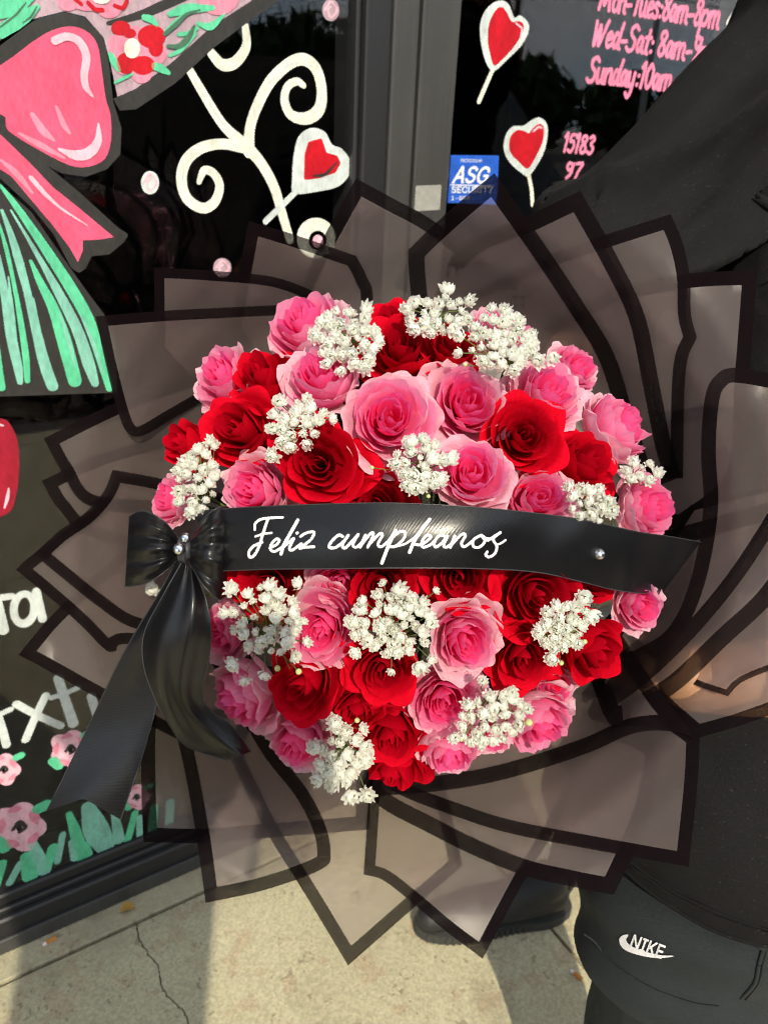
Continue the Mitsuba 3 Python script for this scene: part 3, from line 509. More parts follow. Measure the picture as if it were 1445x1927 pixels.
ROSES = [  # x, y, radius (photo pixels), kind, label, depth shift, lean
    (575, 608, 78, 'pink', 'wide open pink rose at the upper left rim of the flowers', .012, 1.15), (418, 706, 74, 'pink', 'side-on pink rose at the far left rim above the red ones', .012, 1.25), (605, 705, 76, 'pink', 'full pink rose below the upper left white sprig', 0, 1),
    (735, 787, 84, 'pink', 'large pink rose just above the middle white sprig, left of its twin', -.006, .8), (880, 757, 82, 'pink', 'large pale rimmed rose below the tall upper white sprig', -.004, .8), (888, 890, 74, 'pink', 'pink rose above the sash, right of the middle white sprig', -.008, .9),
    (1033, 738, 74, 'pink', 'pink rose below the right end of the tall white sprig', .0, 1), (1085, 692, 52, 'pink', 'small pink rose at the upper right rim behind a fuller one', .02, 1), (945, 620, 66, 'pink', 'pink rose at the top rim behind the tall white sprig', .025, 1),
    (1168, 800, 76, 'pink', 'pink rose turned right at the right rim above the small sprig', .004, 1.2), (1015, 938, 72, 'pink', 'pink rose half covered by the top edge of the sash', -.004, .9), (1222, 955, 66, 'pink', 'pink rose at the far right rim just above the sash', .004, 1.1), (478, 922, 76, 'pink', 'pink ruffled rose above the sash next to the bow', -.004, .9),
    (318, 940, 48, 'pink', 'pink rose peeping out above the left bow loop', .012, 1), (603, 1185, 74, 'pink', 'pink rose below the sash between two big white sprigs', -.002, .9), (876, 1205, 80, 'pink', 'large pink rose below the sash right of the central white sprig', -.008, .8), (836, 1318, 70, 'pink', 'pink rose directly under the large one below the sash', .0, .9),
    (848, 1415, 66, 'pink', 'pink rose at the bottom rim beside the lowest red one', .012, 1.1), (1018, 1362, 70, 'pink', 'pink rose at the lower right rim right of the wispy sprig', .008, 1.15), (452, 1312, 78, 'pink', 'shaded pink rose at the lower left rim beside the ribbon tail', .0, 1.1), (418, 1190, 56, 'pink', 'shaded pink rose partly behind the ribbon tail', .004, 1),
    (560, 1400, 66, 'pink', 'shaded pink rose at the bottom left rim by the drooping sprig', .010, 1.1), (1205, 1138, 52, 'pink', 'pink rose under the right end of the sash', .012, 1), (1040, 1290, 50, 'pink', 'pale pink rose squeezed under two red ones at lower right', .02, 1), (640, 1092, 62, 'pink', 'pale pink rose just under the sash between red ones', .010, .8), (925, 1385, 44, 'pink', 'pink rose hidden under the wispy sprig at the bottom', .02, 1),
    (490, 705, 72, 'red', 'red rose at the upper left between two pink ones', .0, 1.0), (448, 808, 82, 'red', 'large open red rose at the left above the lower left sprig', -.002, 1.0), (345, 835, 62, 'red', 'red rose at the far left rim', .012, 1.2), (600, 872, 86, 'red', 'large red rose above the word start on the sash', -.008, .8), (752, 652, 82, 'red', 'large red rose at the top between two white sprigs', .0, .9),
    (848, 650, 62, 'red', 'smaller red rose right of the large top one', .012, .9), (735, 602, 50, 'red', 'red rose at the top rim mostly hidden behind another', .028, 1), (985, 822, 80, 'red', 'red rose right of the large pale rimmed one', -.002, .9), (1108, 868, 74, 'red', 'red rose at the right beside the small sprig above the sash', -.002, 1), (708, 950, 82, 'red', 'red rose half covered by the sash at its middle', -.002, .7),
    (508, 1098, 76, 'red', 'ruffled red rose under the sash next to the bow', .004, .8), (718, 1100, 74, 'red', 'red rose under the middle of the sash above the big sprig', .002, .7), (862, 1085, 78, 'red', 'red rose under the sash above the large pink one', .002, .7), (1012, 1120, 82, 'red', 'large red rose below the right part of the sash', -.006, .9), (983, 1240, 70, 'red', 'red rose right of the large pink one in the lower half', -.002, .9),
    (1120, 1228, 76, 'red', 'red rose turned right at the lower right rim', .002, 1.15), (1118, 1095, 56, 'red', 'red rose peeping out under the right part of the sash', .014, 1), (568, 1292, 78, 'red', 'red rose in the lower left below a pink one', -.004, .9), (720, 1262, 76, 'red', 'red rose just below the big central sprig', -.004, .8), (672, 1335, 62, 'red', 'red rose above the drooping bottom sprig', .006, .9),
    (735, 1385, 74, 'red', 'large petalled red rose near the bottom', .006, .9), (742, 1448, 66, 'red', 'lowest red rose at the bottom rim', .016, 1.2), (1062, 838, 56, 'red', 'red rose between two others at the right', .014, .9), (640, 948, 60, 'red', 'red rose tucked behind the top edge of the sash left of middle', .016, .8)]
off_ = []                                       # neighbours sit at different heights, as in a packed bouquet
for i, (x, y, r_, kd, lab, dz, ln) in enumerate(ROSES):
    best = max((-.012, -.006, 0, .006, .012), key=lambda o: min([abs(dz + o - q[3]) - .0002 * abs(o) for q in off_ if math.hypot(x - q[0], y - q[1]) < .95 * (r_ + q[2])] + [.04 - abs(o)]))
    off_.append((x, y, r_, dz + best))
    rose(x, y, r_, kd, lab, 100 + i, dz + best, ln)

# ------------------------------------------------------------------ baby's breath
def floret_mesh(seed):
    """a small double flower: petals that follow a ball from the calyx up and end in a ruffled rim"""
    rng = np.random.default_rng(seed)
    V, F, UV, o = [], [], [], 0
    nu, nv = 7, 7
    f = grid_faces(nu, nv)
    u, v = np.meshgrid(np.linspace(-1, 1, nu), np.linspace(0, 1, nv), indexing='ij')
    ruf = 1.8 if seed < 2 else 2.9
    n = 15 if seed < 3 else 21
    openness = rng.uniform(.9, 1.4)
    for i in range(n):
        t = (i + .5) / n
        end = (0.10 + 1.15 * t**1.2) * openness
        ph = (math.pi * .96) * (1 - v) + end * v
        ph = ph + .10 * np.abs(u)**2 * v
        r = (0.50 + .42 * t) * (1 + .10 * rng.normal()) * (0.80 + .25 * v)
        fl = v**3
        r = r + ruf * fl * (.07 * np.sin(5 * u + rng.uniform(0, 6)) + .06 * np.sin(13 * u + rng.uniform(0, 6))) + .12 * t * fl * ruf
        az = i * 2.39996 + rng.normal(0, .2) + u * (.62 + .1 * rng.random()) * (.35 + .65 * np.sin(np.pi * (.12 + .6 * v)))
        X = np.stack([r * np.sin(ph) * np.cos(az), r * np.sin(ph) * np.sin(az), r * np.cos(ph) * 1.02], -1)
        V.append(X.reshape(-1, 3)); F.append(f + o); o += nu * nv
        UV.append(np.column_stack([u.ravel(), v.ravel()]))
    return (np.vstack(V), np.vstack(F)), np.vstack(UV)
FLO = []
for s_ in range(6):
    m_, uv_ = floret_mesh(s_)
    FLO.append(mikit.ply(m_, 'floret_white', smooth=True, uv=uv_))
BUD = mikit.ply(trimesh.creation.icosphere(subdivisions=2), 'bud_green', smooth=True)
def sprig(lab, pts, root, size, seed, buds=(), lift=.038):
    rng = np.random.default_rng(seed)
    key = thing('white_flower_sprig', lab, 'flower sprig', "baby's breath sprigs in the bouquet")
    Rt = P(root[0], root[1], dome(*root) + .035)
    mids = [P(root[0] + rng.normal(0, 8), root[1] + rng.normal(0, 8), dome(*root) + .008 - .010 * k_) for k_ in range(4)]
    stems = [tube_(spline([HANDLE, (HANDLE + Rt) / 2, Rt, mids[0]], 16), .0012, 5)]
    for x, y, s_ in pts:
        dep = dome(x, y) - lift - rng.uniform(-.004, .010)
        c = P(x, y, dep)
        R = s_ * size * dep / FL
        nrm = unit(-unit(ray(x, y)) + .55 * unit(ROT @ np.array([x - root[0], y - root[1], 0.01])) + rng.normal(0, .28, 3))
        a, b, nrm = frame_from(nrm)
        sp_ = rng.uniform(0, 6.28)
        a2 = a * math.cos(sp_) + b * math.sin(sp_)
        if rng.random() < .22: R = R * rng.uniform(.5, .75)
        M = np.eye(4)
        M[:3, 0], M[:3, 1], M[:3, 2], M[:3, 3] = a2 * R, np.cross(nrm, a2) * R, nrm * R, c
        put('floret', FLO[rng.integers(6)], None, key, to_world=T(M))
        md = mids[rng.integers(4)]
        stems.append(tube_(spline([md, (md * .45 + c * .55) - nrm * R * .9 + rng.normal(0, .0015, 3), c - nrm * R * .55], 7), .00045, 4))
        stems.append(tube_([c - nrm * R * .75, c - nrm * R * .35, c - nrm * R * .1], [.0006, R * .34, R * .42], 6))
    for x, y, s_ in buds:
        c = P(x, y, dome(x, y) - lift)
        put('bud', BUD, None, key, to_world=T().translate(c.tolist()).scale(s_ * dep / FL))
        stems.append(tube_(spline([mids[1], (mids[1] + c) / 2 + rng.normal(0, .002, 3), c], 7), .0004, 4))
    put('stem', cat(stems), 'stem_green', key, True)
def scatter(seed, n, cx, cy, rx, ry, rot=0.0, s0=9.8, s1=14.0, extra=()):
    rng = np.random.default_rng(seed)
    out = []
    tries = 0
    while len(out) < n and tries < 4000:
        tries += 1
        a, r = rng.uniform(0, 2 * np.pi), math.sqrt(rng.uniform(0, 1))
        ex, ey = r * rx * math.cos(a), r * ry * math.sin(a)
        x, y = cx + ex * math.cos(rot) - ey * math.sin(rot), cy + ex * math.sin(rot) + ey * math.cos(rot)
        if all((x - q[0])**2 + (y - q[1])**2 > 17.0**2 for q in out):
            out.append((x, y, rng.uniform(s0, s1)))
    return out + [(x, y, s) for x, y, s in extra]
sprig('white sprig at the upper left between pink and red roses', scatter(1, 27, 652, 640, 62, 58, 0.55, extra=[(689, 581, 13), (592, 632, 13), (688, 692, 13), (666, 606, 15), (620, 612, 15)]), (655, 650), 1.0, 11)
sprig('white sprig at the top with one floret standing highest', scatter(2, 25, 822, 592, 62, 34, -.05, extra=[(841, 545, 13), (883, 566, 12), (800, 606, 14)]), (828, 612), 1.0, 12)
sprig('tall loose white sprig at the upper right rim', scatter(3, 32, 945, 645, 62, 52, .35, extra=[(864, 632, 11), (950, 584, 13), (972, 592, 11), (862, 664, 10), (1040, 672, 12), (1012, 678, 13), (990, 632, 10), (925, 580, 10)]), (950, 690), 1.0, 13, [(875, 686, 4), (992, 660, 5), (905, 618, 5)])
sprig('white sprig between red roses left of the big pink one', scatter(4, 19, 560, 795, 52, 46, -.5, extra=[(626, 788, 15), (526, 756, 14), (512, 858, 13), (505, 804, 14)]), (572, 800), 1.0, 14)
sprig('dense white sprig at the left rim above the bow', scatter(5, 36, 368, 905, 38, 62, .15, extra=[(396, 830, 11), (404, 838, 10), (372, 846, 13)]), (385, 930), .92, 15)
sprig('white sprig in the middle above the sash', scatter(6, 19, 790, 872, 46, 48, -.2, extra=[(850, 862, 15), (830, 902, 15), (770, 832, 14), (798, 826, 13), (780, 918, 16)]), (790, 880), 1.0, 16, [(806, 934, 4), (700, 880, 4)])
sprig('white sprig touching the top edge of the sash at right', scatter(7, 20, 1114, 950, 42, 34, .3, extra=[(1070, 915, 10), (1144, 944, 12)]), (1115, 955), 1.0, 17, [(1162, 955, 4), (1150, 957, 4)])
sprig('small white sprig at the right rim between two pink roses', scatter(8, 12, 1208, 888, 34, 22, .35), (1195, 905), .9, 18)
sprig('dense white sprig under the sash next to the bow', scatter(9, 44, 500, 1168, 62, 66, .3, extra=[(436, 1108, 14), (422, 1155, 11), (560, 1098, 12), (572, 1170, 12), (578, 1208, 10), (438, 1252, 13), (555, 1236, 12), (498, 1272, 11), (460, 1282, 10), (545, 1258, 0.1)]), (500, 1190), .97, 19, [(522, 1258, 6), (562, 1264, 6)])
sprig('large round white sprig in the centre under the sash', scatter(10, 42, 738, 1172, 76, 62, .0, extra=[(720, 1097, 13), (750, 1110, 14), (820, 1112, 11), (668, 1228, 11), (662, 1170, 14), (736, 1264, 11), (790, 1256, 14), (812, 1242, 9)]), (740, 1190), 1.03, 20)
sprig('white sprig beside the red rose at the lower right', scatter(11, 20, 1060, 1180, 54, 42, -.75, extra=[(1098, 1126, 15), (1112, 1160, 14), (1038, 1240, 13), (1014, 1188, 12)]), (1070, 1180), 1.05, 21, [(1056, 1248, 5), (1100, 1208, 5)])
sprig('wispy white sprig with green buds at the lower right rim', scatter(12, 34, 925, 1350, 66, 46, -.45, extra=[(854, 1388, 13), (992, 1335, 12), (908, 1282, 11), (962, 1302, 13), (905, 1400, 13), (985, 1362, .1)]), (925, 1320), .9, 22, [(995, 1360, 7), (868, 1392, 4), (890, 1330, 5)])
sprig('drooping white sprig at the very bottom', scatter(13, 18, 640, 1425, 44, 50, .1, extra=[(592, 1408, 13), (598, 1466, 12), (624, 1475, 14), (662, 1498, 13), (692, 1497, 13), (690, 1430, 13), (684, 1372, 9), (630, 1360, 14), (688, 1405, 12)]), (640, 1400), 1.05, 23, [(672, 1356, 5)], .022)
sprig('single white floret below the left bow loop', [(287, 1108, 13)], (320, 1110), 1.0, 24, (), .02)
print('flowers', len(scene))

# ------------------------------------------------------------------ wrapping sheets
wrap = thing('bouquet_wrap', 'translucent smoky brown wrapping sheets with black borders fanned round the roses', 'flower wrap')
def wrap_depth(x, y, layer, sd):
    r = np.hypot(x - BC[0], y - BC[1])
    a = np.arctan2(y - BC[1], x - BC[0])
    t = np.clip((r - 300) / 430, 0, 1)
    d = np.interp(r, [0, 400, 470, 540, 620, 700, 780, 1000], [.96, .945, .905, .845, .800, .776, .764, .758])
    d = d + 0.010 * np.sin(7 * a + .6) * t + 0.004 * np.sin(r / 90 + 2 * a) * t
    return d - 0.0065 * layer - 0.004 * np.sin(sd) * np.maximum(r - 520, 0) / 300
def tess(poly, step):
    bs = []
    for ring in [poly.exterior, *poly.interiors]:
        L = ring.length
        n = max(8, int(L / (step * .6)))
        bs.append(np.array([ring.interpolate(k_ / n, normalized=True).coords[0] for k_ in range(n)]))
        bs.append(np.array(ring.coords)[:-1])
    b = np.vstack(bs)
    x0, y0, x1, y1 = poly.bounds
    gx, gy = np.meshgrid(np.arange(x0, x1, step), np.arange(y0, y1, step))
    g = np.column_stack([gx.ravel(), gy.ravel()])
    inner = poly.buffer(-step * .35)
    if not inner.is_empty: g = g[contains_xy(inner, g[:, 0], g[:, 1])]
    else: g = g[:0]
    pts = np.unique(np.round(np.vstack([b, g]), 2), axis=0)
    tri = Delaunay(pts).simplices
    c = pts[tri].mean(1)
    keep = contains_xy(poly, c[:, 0], c[:, 1])
    tri = tri[keep]
    e1, e2 = pts[tri[:, 1]] - pts[tri[:, 0]], pts[tri[:, 2]] - pts[tri[:, 0]]
    ar = e1[:, 0] * e2[:, 1] - e1[:, 1] * e2[:, 0]
    tri = tri[np.abs(ar) > .02]
    ar = ar[np.abs(ar) > .02]
    tri[ar < 0] = tri[ar < 0][:, ::-1]
    return pts, tri
def soft(pts, corners):
    """outline through the points; those whose index is in corners stay sharp"""
    n = len(pts)
    cs = sorted(corners)
    out = []
    for a_, b_ in zip(cs, cs[1:] + [cs[0] + n]):
        seg = [pts[i % n] for i in range(a_, b_ + 1)]
        s_ = spline(seg, 8 * (len(seg) - 1) + 1) if len(seg) > 2 else np.array(seg, float)
        out.append(s_[:-1])
    return np.vstack(out)
def sheet(pts, corners, layer, width=33, folds=(), mouth=None):
    pl = Polygon(soft(pts, corners)).buffer(0)
    width *= .82
    inner = pl.buffer(-width, join_style=2)
    rng = layer * 1.3 + len(pts)
    def lift(p):
        d = wrap_depth(p[:, 0], p[:, 1], layer, rng)
        for fx, fy, fr, fd in folds:
            q = np.hypot(p[:, 0] - fx, p[:, 1] - fy) / fr
            d = d - fd * np.exp(-q * q * 2)
        return np.array([P(x, y, k_) for (x, y), k_ in zip(p, d)])
    film = max(getattr(inner, 'geoms', [inner]), key=lambda g: g.area)
    p, t = tess(film, 16)
    key = put('sheet', (lift(p), t), 'film', wrap, True)
    ring = pl.difference(film.buffer(0.4))
    ms = []
    for g in getattr(ring, 'geoms', [ring]):
        if g.area < 30: continue
        p, t = tess(g, 12)
        ms.append(trimesh.Trimesh(lift(p), t, process=False))
    put('border', cat(ms), 'film_border', key, True)
SHEETS = [
    ([(1425, 508), (1300, 514), (1150, 540), (1000, 650), (1050, 900), (1280, 1000), (1390, 900), (1410, 700)], [0, 2, 4, 5], 0, 33),
    ([(1262, 402), (1140, 441), (1000, 490), (850, 560), (800, 760), (1100, 900), (1285, 900), (1290, 700), (1311, 634), (1300, 590), (1298, 520), (1284, 455)], [0, 3, 5, 6, 8], 1, 30),
    ([(1092, 358), (1000, 402), (860, 470), (790, 640), (900, 850), (1150, 950), (1282, 897), (1262, 830), (1240, 720), (1212, 590), (1160, 480)], [0, 3, 4, 5, 6], 2, 38),
    ([(670, 335), (740, 373), (830, 425), (1000, 560), (900, 800), (640, 800), (560, 545), (600, 462)], [0, 3, 4, 5, 6], 2, 31),
    ([(930, 325), (850, 392), (778, 460), (768, 482), (776, 580), (800, 760), (950, 900), (1180, 960), (1230, 900), (1195, 790), (1155, 665), (1095, 565), (1015, 445)], [0, 5, 6, 7, 8], 3, 38, [(770, 480, 60, .015)]),
    ([(468, 415), (560, 443), (670, 481), (690, 520), (702, 570), (690, 760), (560, 800), (430, 620), (450, 510)], [0, 2, 5, 6, 7], 3, 28),
    ([(290, 503), (400, 509), (520, 522), (620, 560), (640, 700), (560, 860), (420, 800), (292, 660)], [0, 3, 4, 5, 6, 7], 4, 23),
    ([(78, 905), (200, 850), (420, 790), (560, 960), (400, 1060), (180, 1015), (112, 960)], [0, 2, 3, 4], 4, 28),
    ([(82, 825), (225, 755), (400, 690), (600, 760), (560, 950), (420, 980), (300, 965), (165, 950), (115, 885)], [0, 2, 3, 4, 5], 5, 27),
    ([(180, 595), (300, 585), (430, 578), (560, 572), (620, 700), (520, 800), (400, 745), (330, 785), (268, 820), (240, 814), (222, 775), (200, 690)], [0, 3, 4, 5, 6], 6, 24, [(250, 800, 70, .014)]),
    ([(35, 1232), (110, 1145), (250, 1020), (480, 1080), (480, 1330), (330, 1390), (180, 1312), (110, 1273)], [0, 2, 3, 4, 5], 4, 27),
    ([(30, 1072), (60, 1045), (200, 940), (420, 960), (520, 1120), (400, 1230), (240, 1212), (217, 1225), (197, 1222), (150, 1175), (90, 1122)], [0, 2, 3, 4, 5], 5, 26),
    ([(212, 884), (300, 900), (420, 930), (560, 1010), (480, 1180), (330, 1195), (245, 1180), (180, 1138), (120, 1090), (63, 1043), (110, 1000), (160, 965), (195, 925)], [0, 3, 4, 5, 9], 7, 27),
    ([(270, 1585), (266, 1480), (268, 1350), (290, 1200), (480, 1120), (700, 1350), (695, 1562), (500, 1578), (390, 1587)], [0, 3, 4, 5, 6], 3, 33),
    ([(655, 1818), (575, 1685), (495, 1555), (430, 1420), (480, 1250), (800, 1300), (870, 1630), (780, 1708)], [0, 3, 4, 5, 6], 4, 30),
    ([(387, 1700), (368, 1565), (343, 1430), (310, 1300), (390, 1180), (470, 1330), (522, 1415), (575, 1482), (610, 1548), (622, 1605), (606, 1636), (500, 1675)], [0, 3, 4, 5], 5, 31, [(620, 1600, 50, .012)]),
    ([(908, 1805), (840, 1754), (775, 1699), (722, 1658), (684, 1646), (690, 1560), (700, 1400), (900, 1300), (1100, 1450), (1045, 1560), (988, 1655)], [0, 4, 6, 7, 8], 5, 26, [(690, 1640, 60, .014)]),
    ([(1155, 1685), (1070, 1668), (985, 1648), (890, 1610), (800, 1565), (720, 1522), (680, 1480), (720, 1390), (900, 1250), (1250, 1400), (1225, 1520), (1188, 1615)], [0, 6, 7, 8, 9], 6, 37),
    ([(1296, 1632), (1150, 1606), (964, 1570), (860, 1538), (760, 1500), (690, 1460), (900, 1250), (1200, 1300), (1317, 1385), (1312, 1480)], [0, 5, 6, 7, 8], 7, 31),
    ([(1310, 1390), (1390, 1367), (1480, 1335), (1500, 1100), (1300, 1080), (1200, 1250), (1235, 1320)], [0, 2, 3, 4, 5], 3, 30),
    ([(1369, 1311), (1400, 1282), (1480, 1250), (1500, 900), (1300, 950), (1150, 1180), (1280, 1275)], [0, 2, 3, 4, 5], 4, 14),
    ([(1318, 1396), (1270, 1378), (1195, 1380), (1100, 1420), (950, 1467), (820, 1490), (690, 1500), (740, 1380), (1000, 1230), (1160, 1180), (1240, 1300)], [0, 6, 7, 8, 9], 8, 36, [(1200, 1350, 90, .02)]),
    ([(1500, 1070), (1445, 1142), (1370, 1212), (1280, 1297), (1205, 1343), (1155, 1366), (1135, 1345), (1100, 1250), (1250, 1000), (1500, 930)], [0, 6, 7, 8, 9], 8, 40, [(1150, 1350, 70, .02)]),
    ([(1345, 708), (1385, 692), (1500, 712), (1500, 930), (1400, 1085), (1310, 1195), (1225, 1278), (1150, 1335), (1125, 1310), (1180, 1235), (1255, 1185), (1299, 1092), (1323, 960), (1319, 850), (1326, 750)], [2, 3, 7, 8], 10, 34, [(1340, 720, 70, .03), (1150, 1320, 60, .02)]),
]
for s_ in SHEETS: sheet(*s_)

# ------------------------------------------------------------------ sash and bow
def strip(railA, railB, depA, depB, mat, parent, name, nu=90, nv=14, bulge=0.0, wave=None, notch=0, pitch=0.0023):
    A, B = spline(railA, nu), spline(railB, nu)
    ka, kb = np.linspace(0, 1, len(np.atleast_1d(depA))), np.linspace(0, 1, len(np.atleast_1d(depB)))
    ss = np.linspace(0, 1, nu)
    da, db = spline(np.column_stack([ka, np.atleast_1d(depA)]), nu)[:, 1], spline(np.column_stack([kb, np.atleast_1d(depB)]), nu)[:, 1]
    X = np.zeros((nu, nv, 3))
    for j in range(nv):
        w = j / (nv - 1)
        q = A * (1 - w) + B * w
        if notch: q = q + np.outer(np.clip((ss - .8) / .2, 0, 1)**2, [0, -notch * (1 - abs(2 * w - 1))])
        d = da * (1 - w) + db * w - bulge * math.sin(math.pi * w)
        if wave is not None: d = d + wave(ss, w)
        for i in range(nu): X[i, j] = P(q[i, 0], q[i, 1], d[i])
    L = np.linalg.norm(np.diff(X[:, nv // 2], axis=0), axis=1).sum()
    Wd = np.linalg.norm(np.diff(X[nu // 2], axis=0), axis=1).sum()
    uu, vv = np.meshgrid(np.linspace(0, L / pitch, nu), np.linspace(0, Wd / pitch, nv), indexing='ij')
    key = put(name, (X.reshape(-1, 3), grid_faces(nu, nv)), mat, parent, True, np.column_stack([uu.ravel(), vv.ravel()]))
    hem = []
    for j in (0, nv - 1): hem.append(tube_(X[:, j] - 0.0002 * FWD, .00055, 5))
    put('woven_edge', cat(hem), mat if False else 'satin_edge', key, True)
    return key
principled('satin_edge', (.03, .03, .034), 0.35, 0.6)
sash = thing('lettered_ribbon', 'black satin sash lettered in white across the roses', 'ribbon')
def sash_dep(x, y):
    return dome(x, 1010) - 0.036 + 0.10 * max(0, (x - 1150) / 480)**1.5
sx = [372, 430, 520, 640, 750, 900, 1050, 1130, 1200, 1262, 1318]
top = list(zip(sx, [962, 957, 952, 948, 947, 955, 971, 985, 1001, 1010, 1020]))
bot = list(zip([372, 430, 520, 640, 750, 900, 1010, 1090, 1150, 1200, 1245], [1078, 1074, 1071, 1070, 1069, 1070, 1077, 1094, 1109, 1116, 1118]))
dd = [sash_dep(x, 0) for x in sx]
def swave(ss, w):
    return 0.0032 * np.sin(ss * 23 + 1.2 * w) * np.exp(-((ss - .6) / .22)**2) + 0.006 * np.sin(ss * 30 - 2.4 * w) * np.exp(-((ss - .86) / .10)**2) + 0.0022 * np.sin(ss * 9 + w * 2) + .0011 * np.sin(ss * 44 + 2.2 * w + 1) * np.exp(-((ss - .62) / .25)**2)
sk_band = strip(top, bot, dd, dd, 'satin', sash, 'band', 150, 16, 0.004, swave)
# lettering on the sash, at its own surface
LZ = [([(105, 152), (110, 118), (150, 96), (245, 90)], 12), ([(172, 96), (148, 168), (127, 236), (102, 282), (80, 290), (76, 266), (98, 236), (142, 216)], 13), ([(108, 186), (150, 173), (190, 168)], 10), ([(186, 242), (214, 228), (229, 207), (216, 198), (192, 220), (183, 248), (204, 262), (240, 242), (256, 225)], 12), ([(322, 104), (286, 168), (252, 228), (238, 274)], 15),
      ([(250, 240), (270, 222), (302, 196), (280, 242), (292, 256), (322, 236), (340, 222)], 12), ([(317, 170), (320, 168)], 13), ([(336, 186), (366, 168), (404, 165), (386, 204), (332, 245), (360, 240), (404, 238)], 12), ([(548, 186), (526, 180), (490, 214), (480, 240), (510, 242), (550, 214), (576, 182)], 13), ([(576, 180), (547, 228), (560, 244), (600, 206), (626, 176)], 13), ([(626, 176), (600, 226), (616, 240), (648, 212), (662, 180)], 12),
      ([(662, 180), (636, 240)], 13), ([(640, 230), (690, 170), (702, 180), (674, 240)], 12), ([(678, 230), (732, 174), (748, 180), (726, 224), (742, 238), (780, 206), (814, 158)], 12), ([(815, 156), (782, 224), (745, 320)], 15), ([(776, 216), (828, 166), (862, 164), (856, 196), (816, 234), (788, 238)], 12), ([(800, 240), (860, 224), (906, 194), (940, 160)], 10), ([(986, 100), (942, 158), (906, 214), (885, 266)], 15),
      ([(905, 225), (940, 228), (976, 206), (992, 186), (970, 180), (946, 214), (952, 240), (986, 230), (1014, 206)], 12), ([(1068, 186), (1036, 180), (1010, 214), (1016, 240), (1046, 220), (1076, 184), (1056, 230), (1072, 240), (1098, 220)], 12), ([(1112, 184), (1090, 240)], 13), ([(1096, 228), (1146, 176), (1166, 182), (1146, 220), (1160, 238), (1198, 212)], 12),
      ([(1242, 180), (1206, 204), (1206, 236), (1236, 240), (1264, 210), (1246, 180), (1270, 196), (1296, 198)], 12), ([(1280, 206), (1342, 166), (1306, 198), (1324, 236), (1314, 272), (1284, 290), (1268, 278), (1276, 264)], 12), ([(1324, 228), (1346, 220), (1368, 204)], 9)]
def sash_surface(x, y):
    """depth of the sash at a photo pixel, by its own mesh"""
    return float(SASH_I(x, y))
_v = meshkit.WRITTEN[scene[sk_band]['filename']][0].astype(float)
_c = (_v - CAM) @ ROT.T.T if False else (ROT.T @ (_v - CAM).T).T
from scipy.interpolate import LinearNDInterpolator
SASH_I = LinearNDInterpolator(np.column_stack([_c[:, 0] / _c[:, 2] * FL + CX, _c[:, 1] / _c[:, 2] * FL + CY]), _c[:, 2])
pol = []
for pts_, w_ in LZ:
    q = np.array(pts_, float) / 2.676 + [440, 940]
    s_ = spline(q, 7 * len(q))
    pol.append(LineString(s_).buffer(w_ / 2.676 / 2 * 1.12))
pol = unary_union(pol).simplify(0.15)
ms = []
for g in getattr(pol, 'geoms', [pol]):
    p, t = tess(g, 4)
    front = np.array([P(x, y, sash_surface(x, y) - .0009) for x, y in p])
    ms.append(trimesh.Trimesh(front, t, process=False))
put('lettering', cat(ms), 'print_white', sash, True, label='white handwritten birthday wish')
def gem(px, py, dep, rpx, parent):
    R = rpx * dep / FL
    m = trimesh.creation.icosphere(subdivisions=1, radius=R)
    m.vertices = m.vertices * [1, 1, 1]
    m.apply_translation(P(px, py, dep))
    put('rhinestone', m, 'gem_foil', parent)
gem(1128, 1043, sash_surface(1128, 1043) - .002, 11, sash)
bow = thing('satin_bow', 'black satin bow with two rhinestones and long tails beside the sash', 'bow')
BD = dome(345, 1035) - .052
def pleat(k, a):
    return lambda ss, w: (a * np.sin(k * w * 6.283 + 1.1) + .35 * a * np.sin(2.7 * k * w * 6.283 + 4 * ss)) * np.sin(np.pi * np.clip(ss, 0, 1))**.7 * (1 - .35 * ss)
strip([(350, 1018), (378, 982), (402, 960), (424, 953), (434, 958)], [(350, 1048), (372, 1085), (392, 1112), (412, 1128), (424, 1122)], [BD + .012, BD - .010, BD - .016, BD - .008, BD + .006], [BD + .012, BD - .008, BD - .012, BD - .004, BD + .008], 'satin', bow, 'right_loop', 50, 30, 0.012, pleat(2.6, .0038))
strip([(434, 958), (420, 962), (390, 980), (352, 1022)], [(424, 1122), (410, 1120), (384, 1090), (352, 1044)], [BD + .006, BD + .018, BD + .02, BD + .016], [BD + .008, BD + .018, BD + .02, BD + .016], 'satin', bow, 'right_loop_back', 30, 12)
strip([(340, 1018), (312, 984), (284, 966), (262, 962), (243, 972)], [(340, 1048), (310, 1076), (280, 1096), (254, 1103), (235, 1104)], [BD + .012, BD - .008, BD - .010, BD - .002, BD + .010], [BD + .012, BD - .006, BD - .006, BD + .002, BD + .012], 'satin', bow, 'left_loop', 50, 30, 0.010, pleat(3.1, .0042))
strip([(243, 972), (262, 975), (300, 995), (340, 1022)], [(235, 1104), (262, 1092), (300, 1072), (340, 1044)], [BD + .010, BD + .018, BD + .02, BD + .016], [BD + .012, BD + .018, BD + .02, BD + .016], 'satin', bow, 'left_loop_back', 30, 12)
km = trimesh.creation.icosphere(subdivisions=3, radius=1.0)
km.vertices = km.vertices * np.array([15, 25, 18]) * (1 + .08 * np.sin(km.vertices[:, [0]] * 9))
km = trimesh.Trimesh(P(346, 1034, BD - .004) + (km.vertices * BD / FL) @ ROT.T, km.faces, process=False)
put('knot', km, 'satin_edge', bow, True)
gem(337, 1033, BD - .017, 12, bow)
gem(349, 1012, BD - .015, 10, bow)
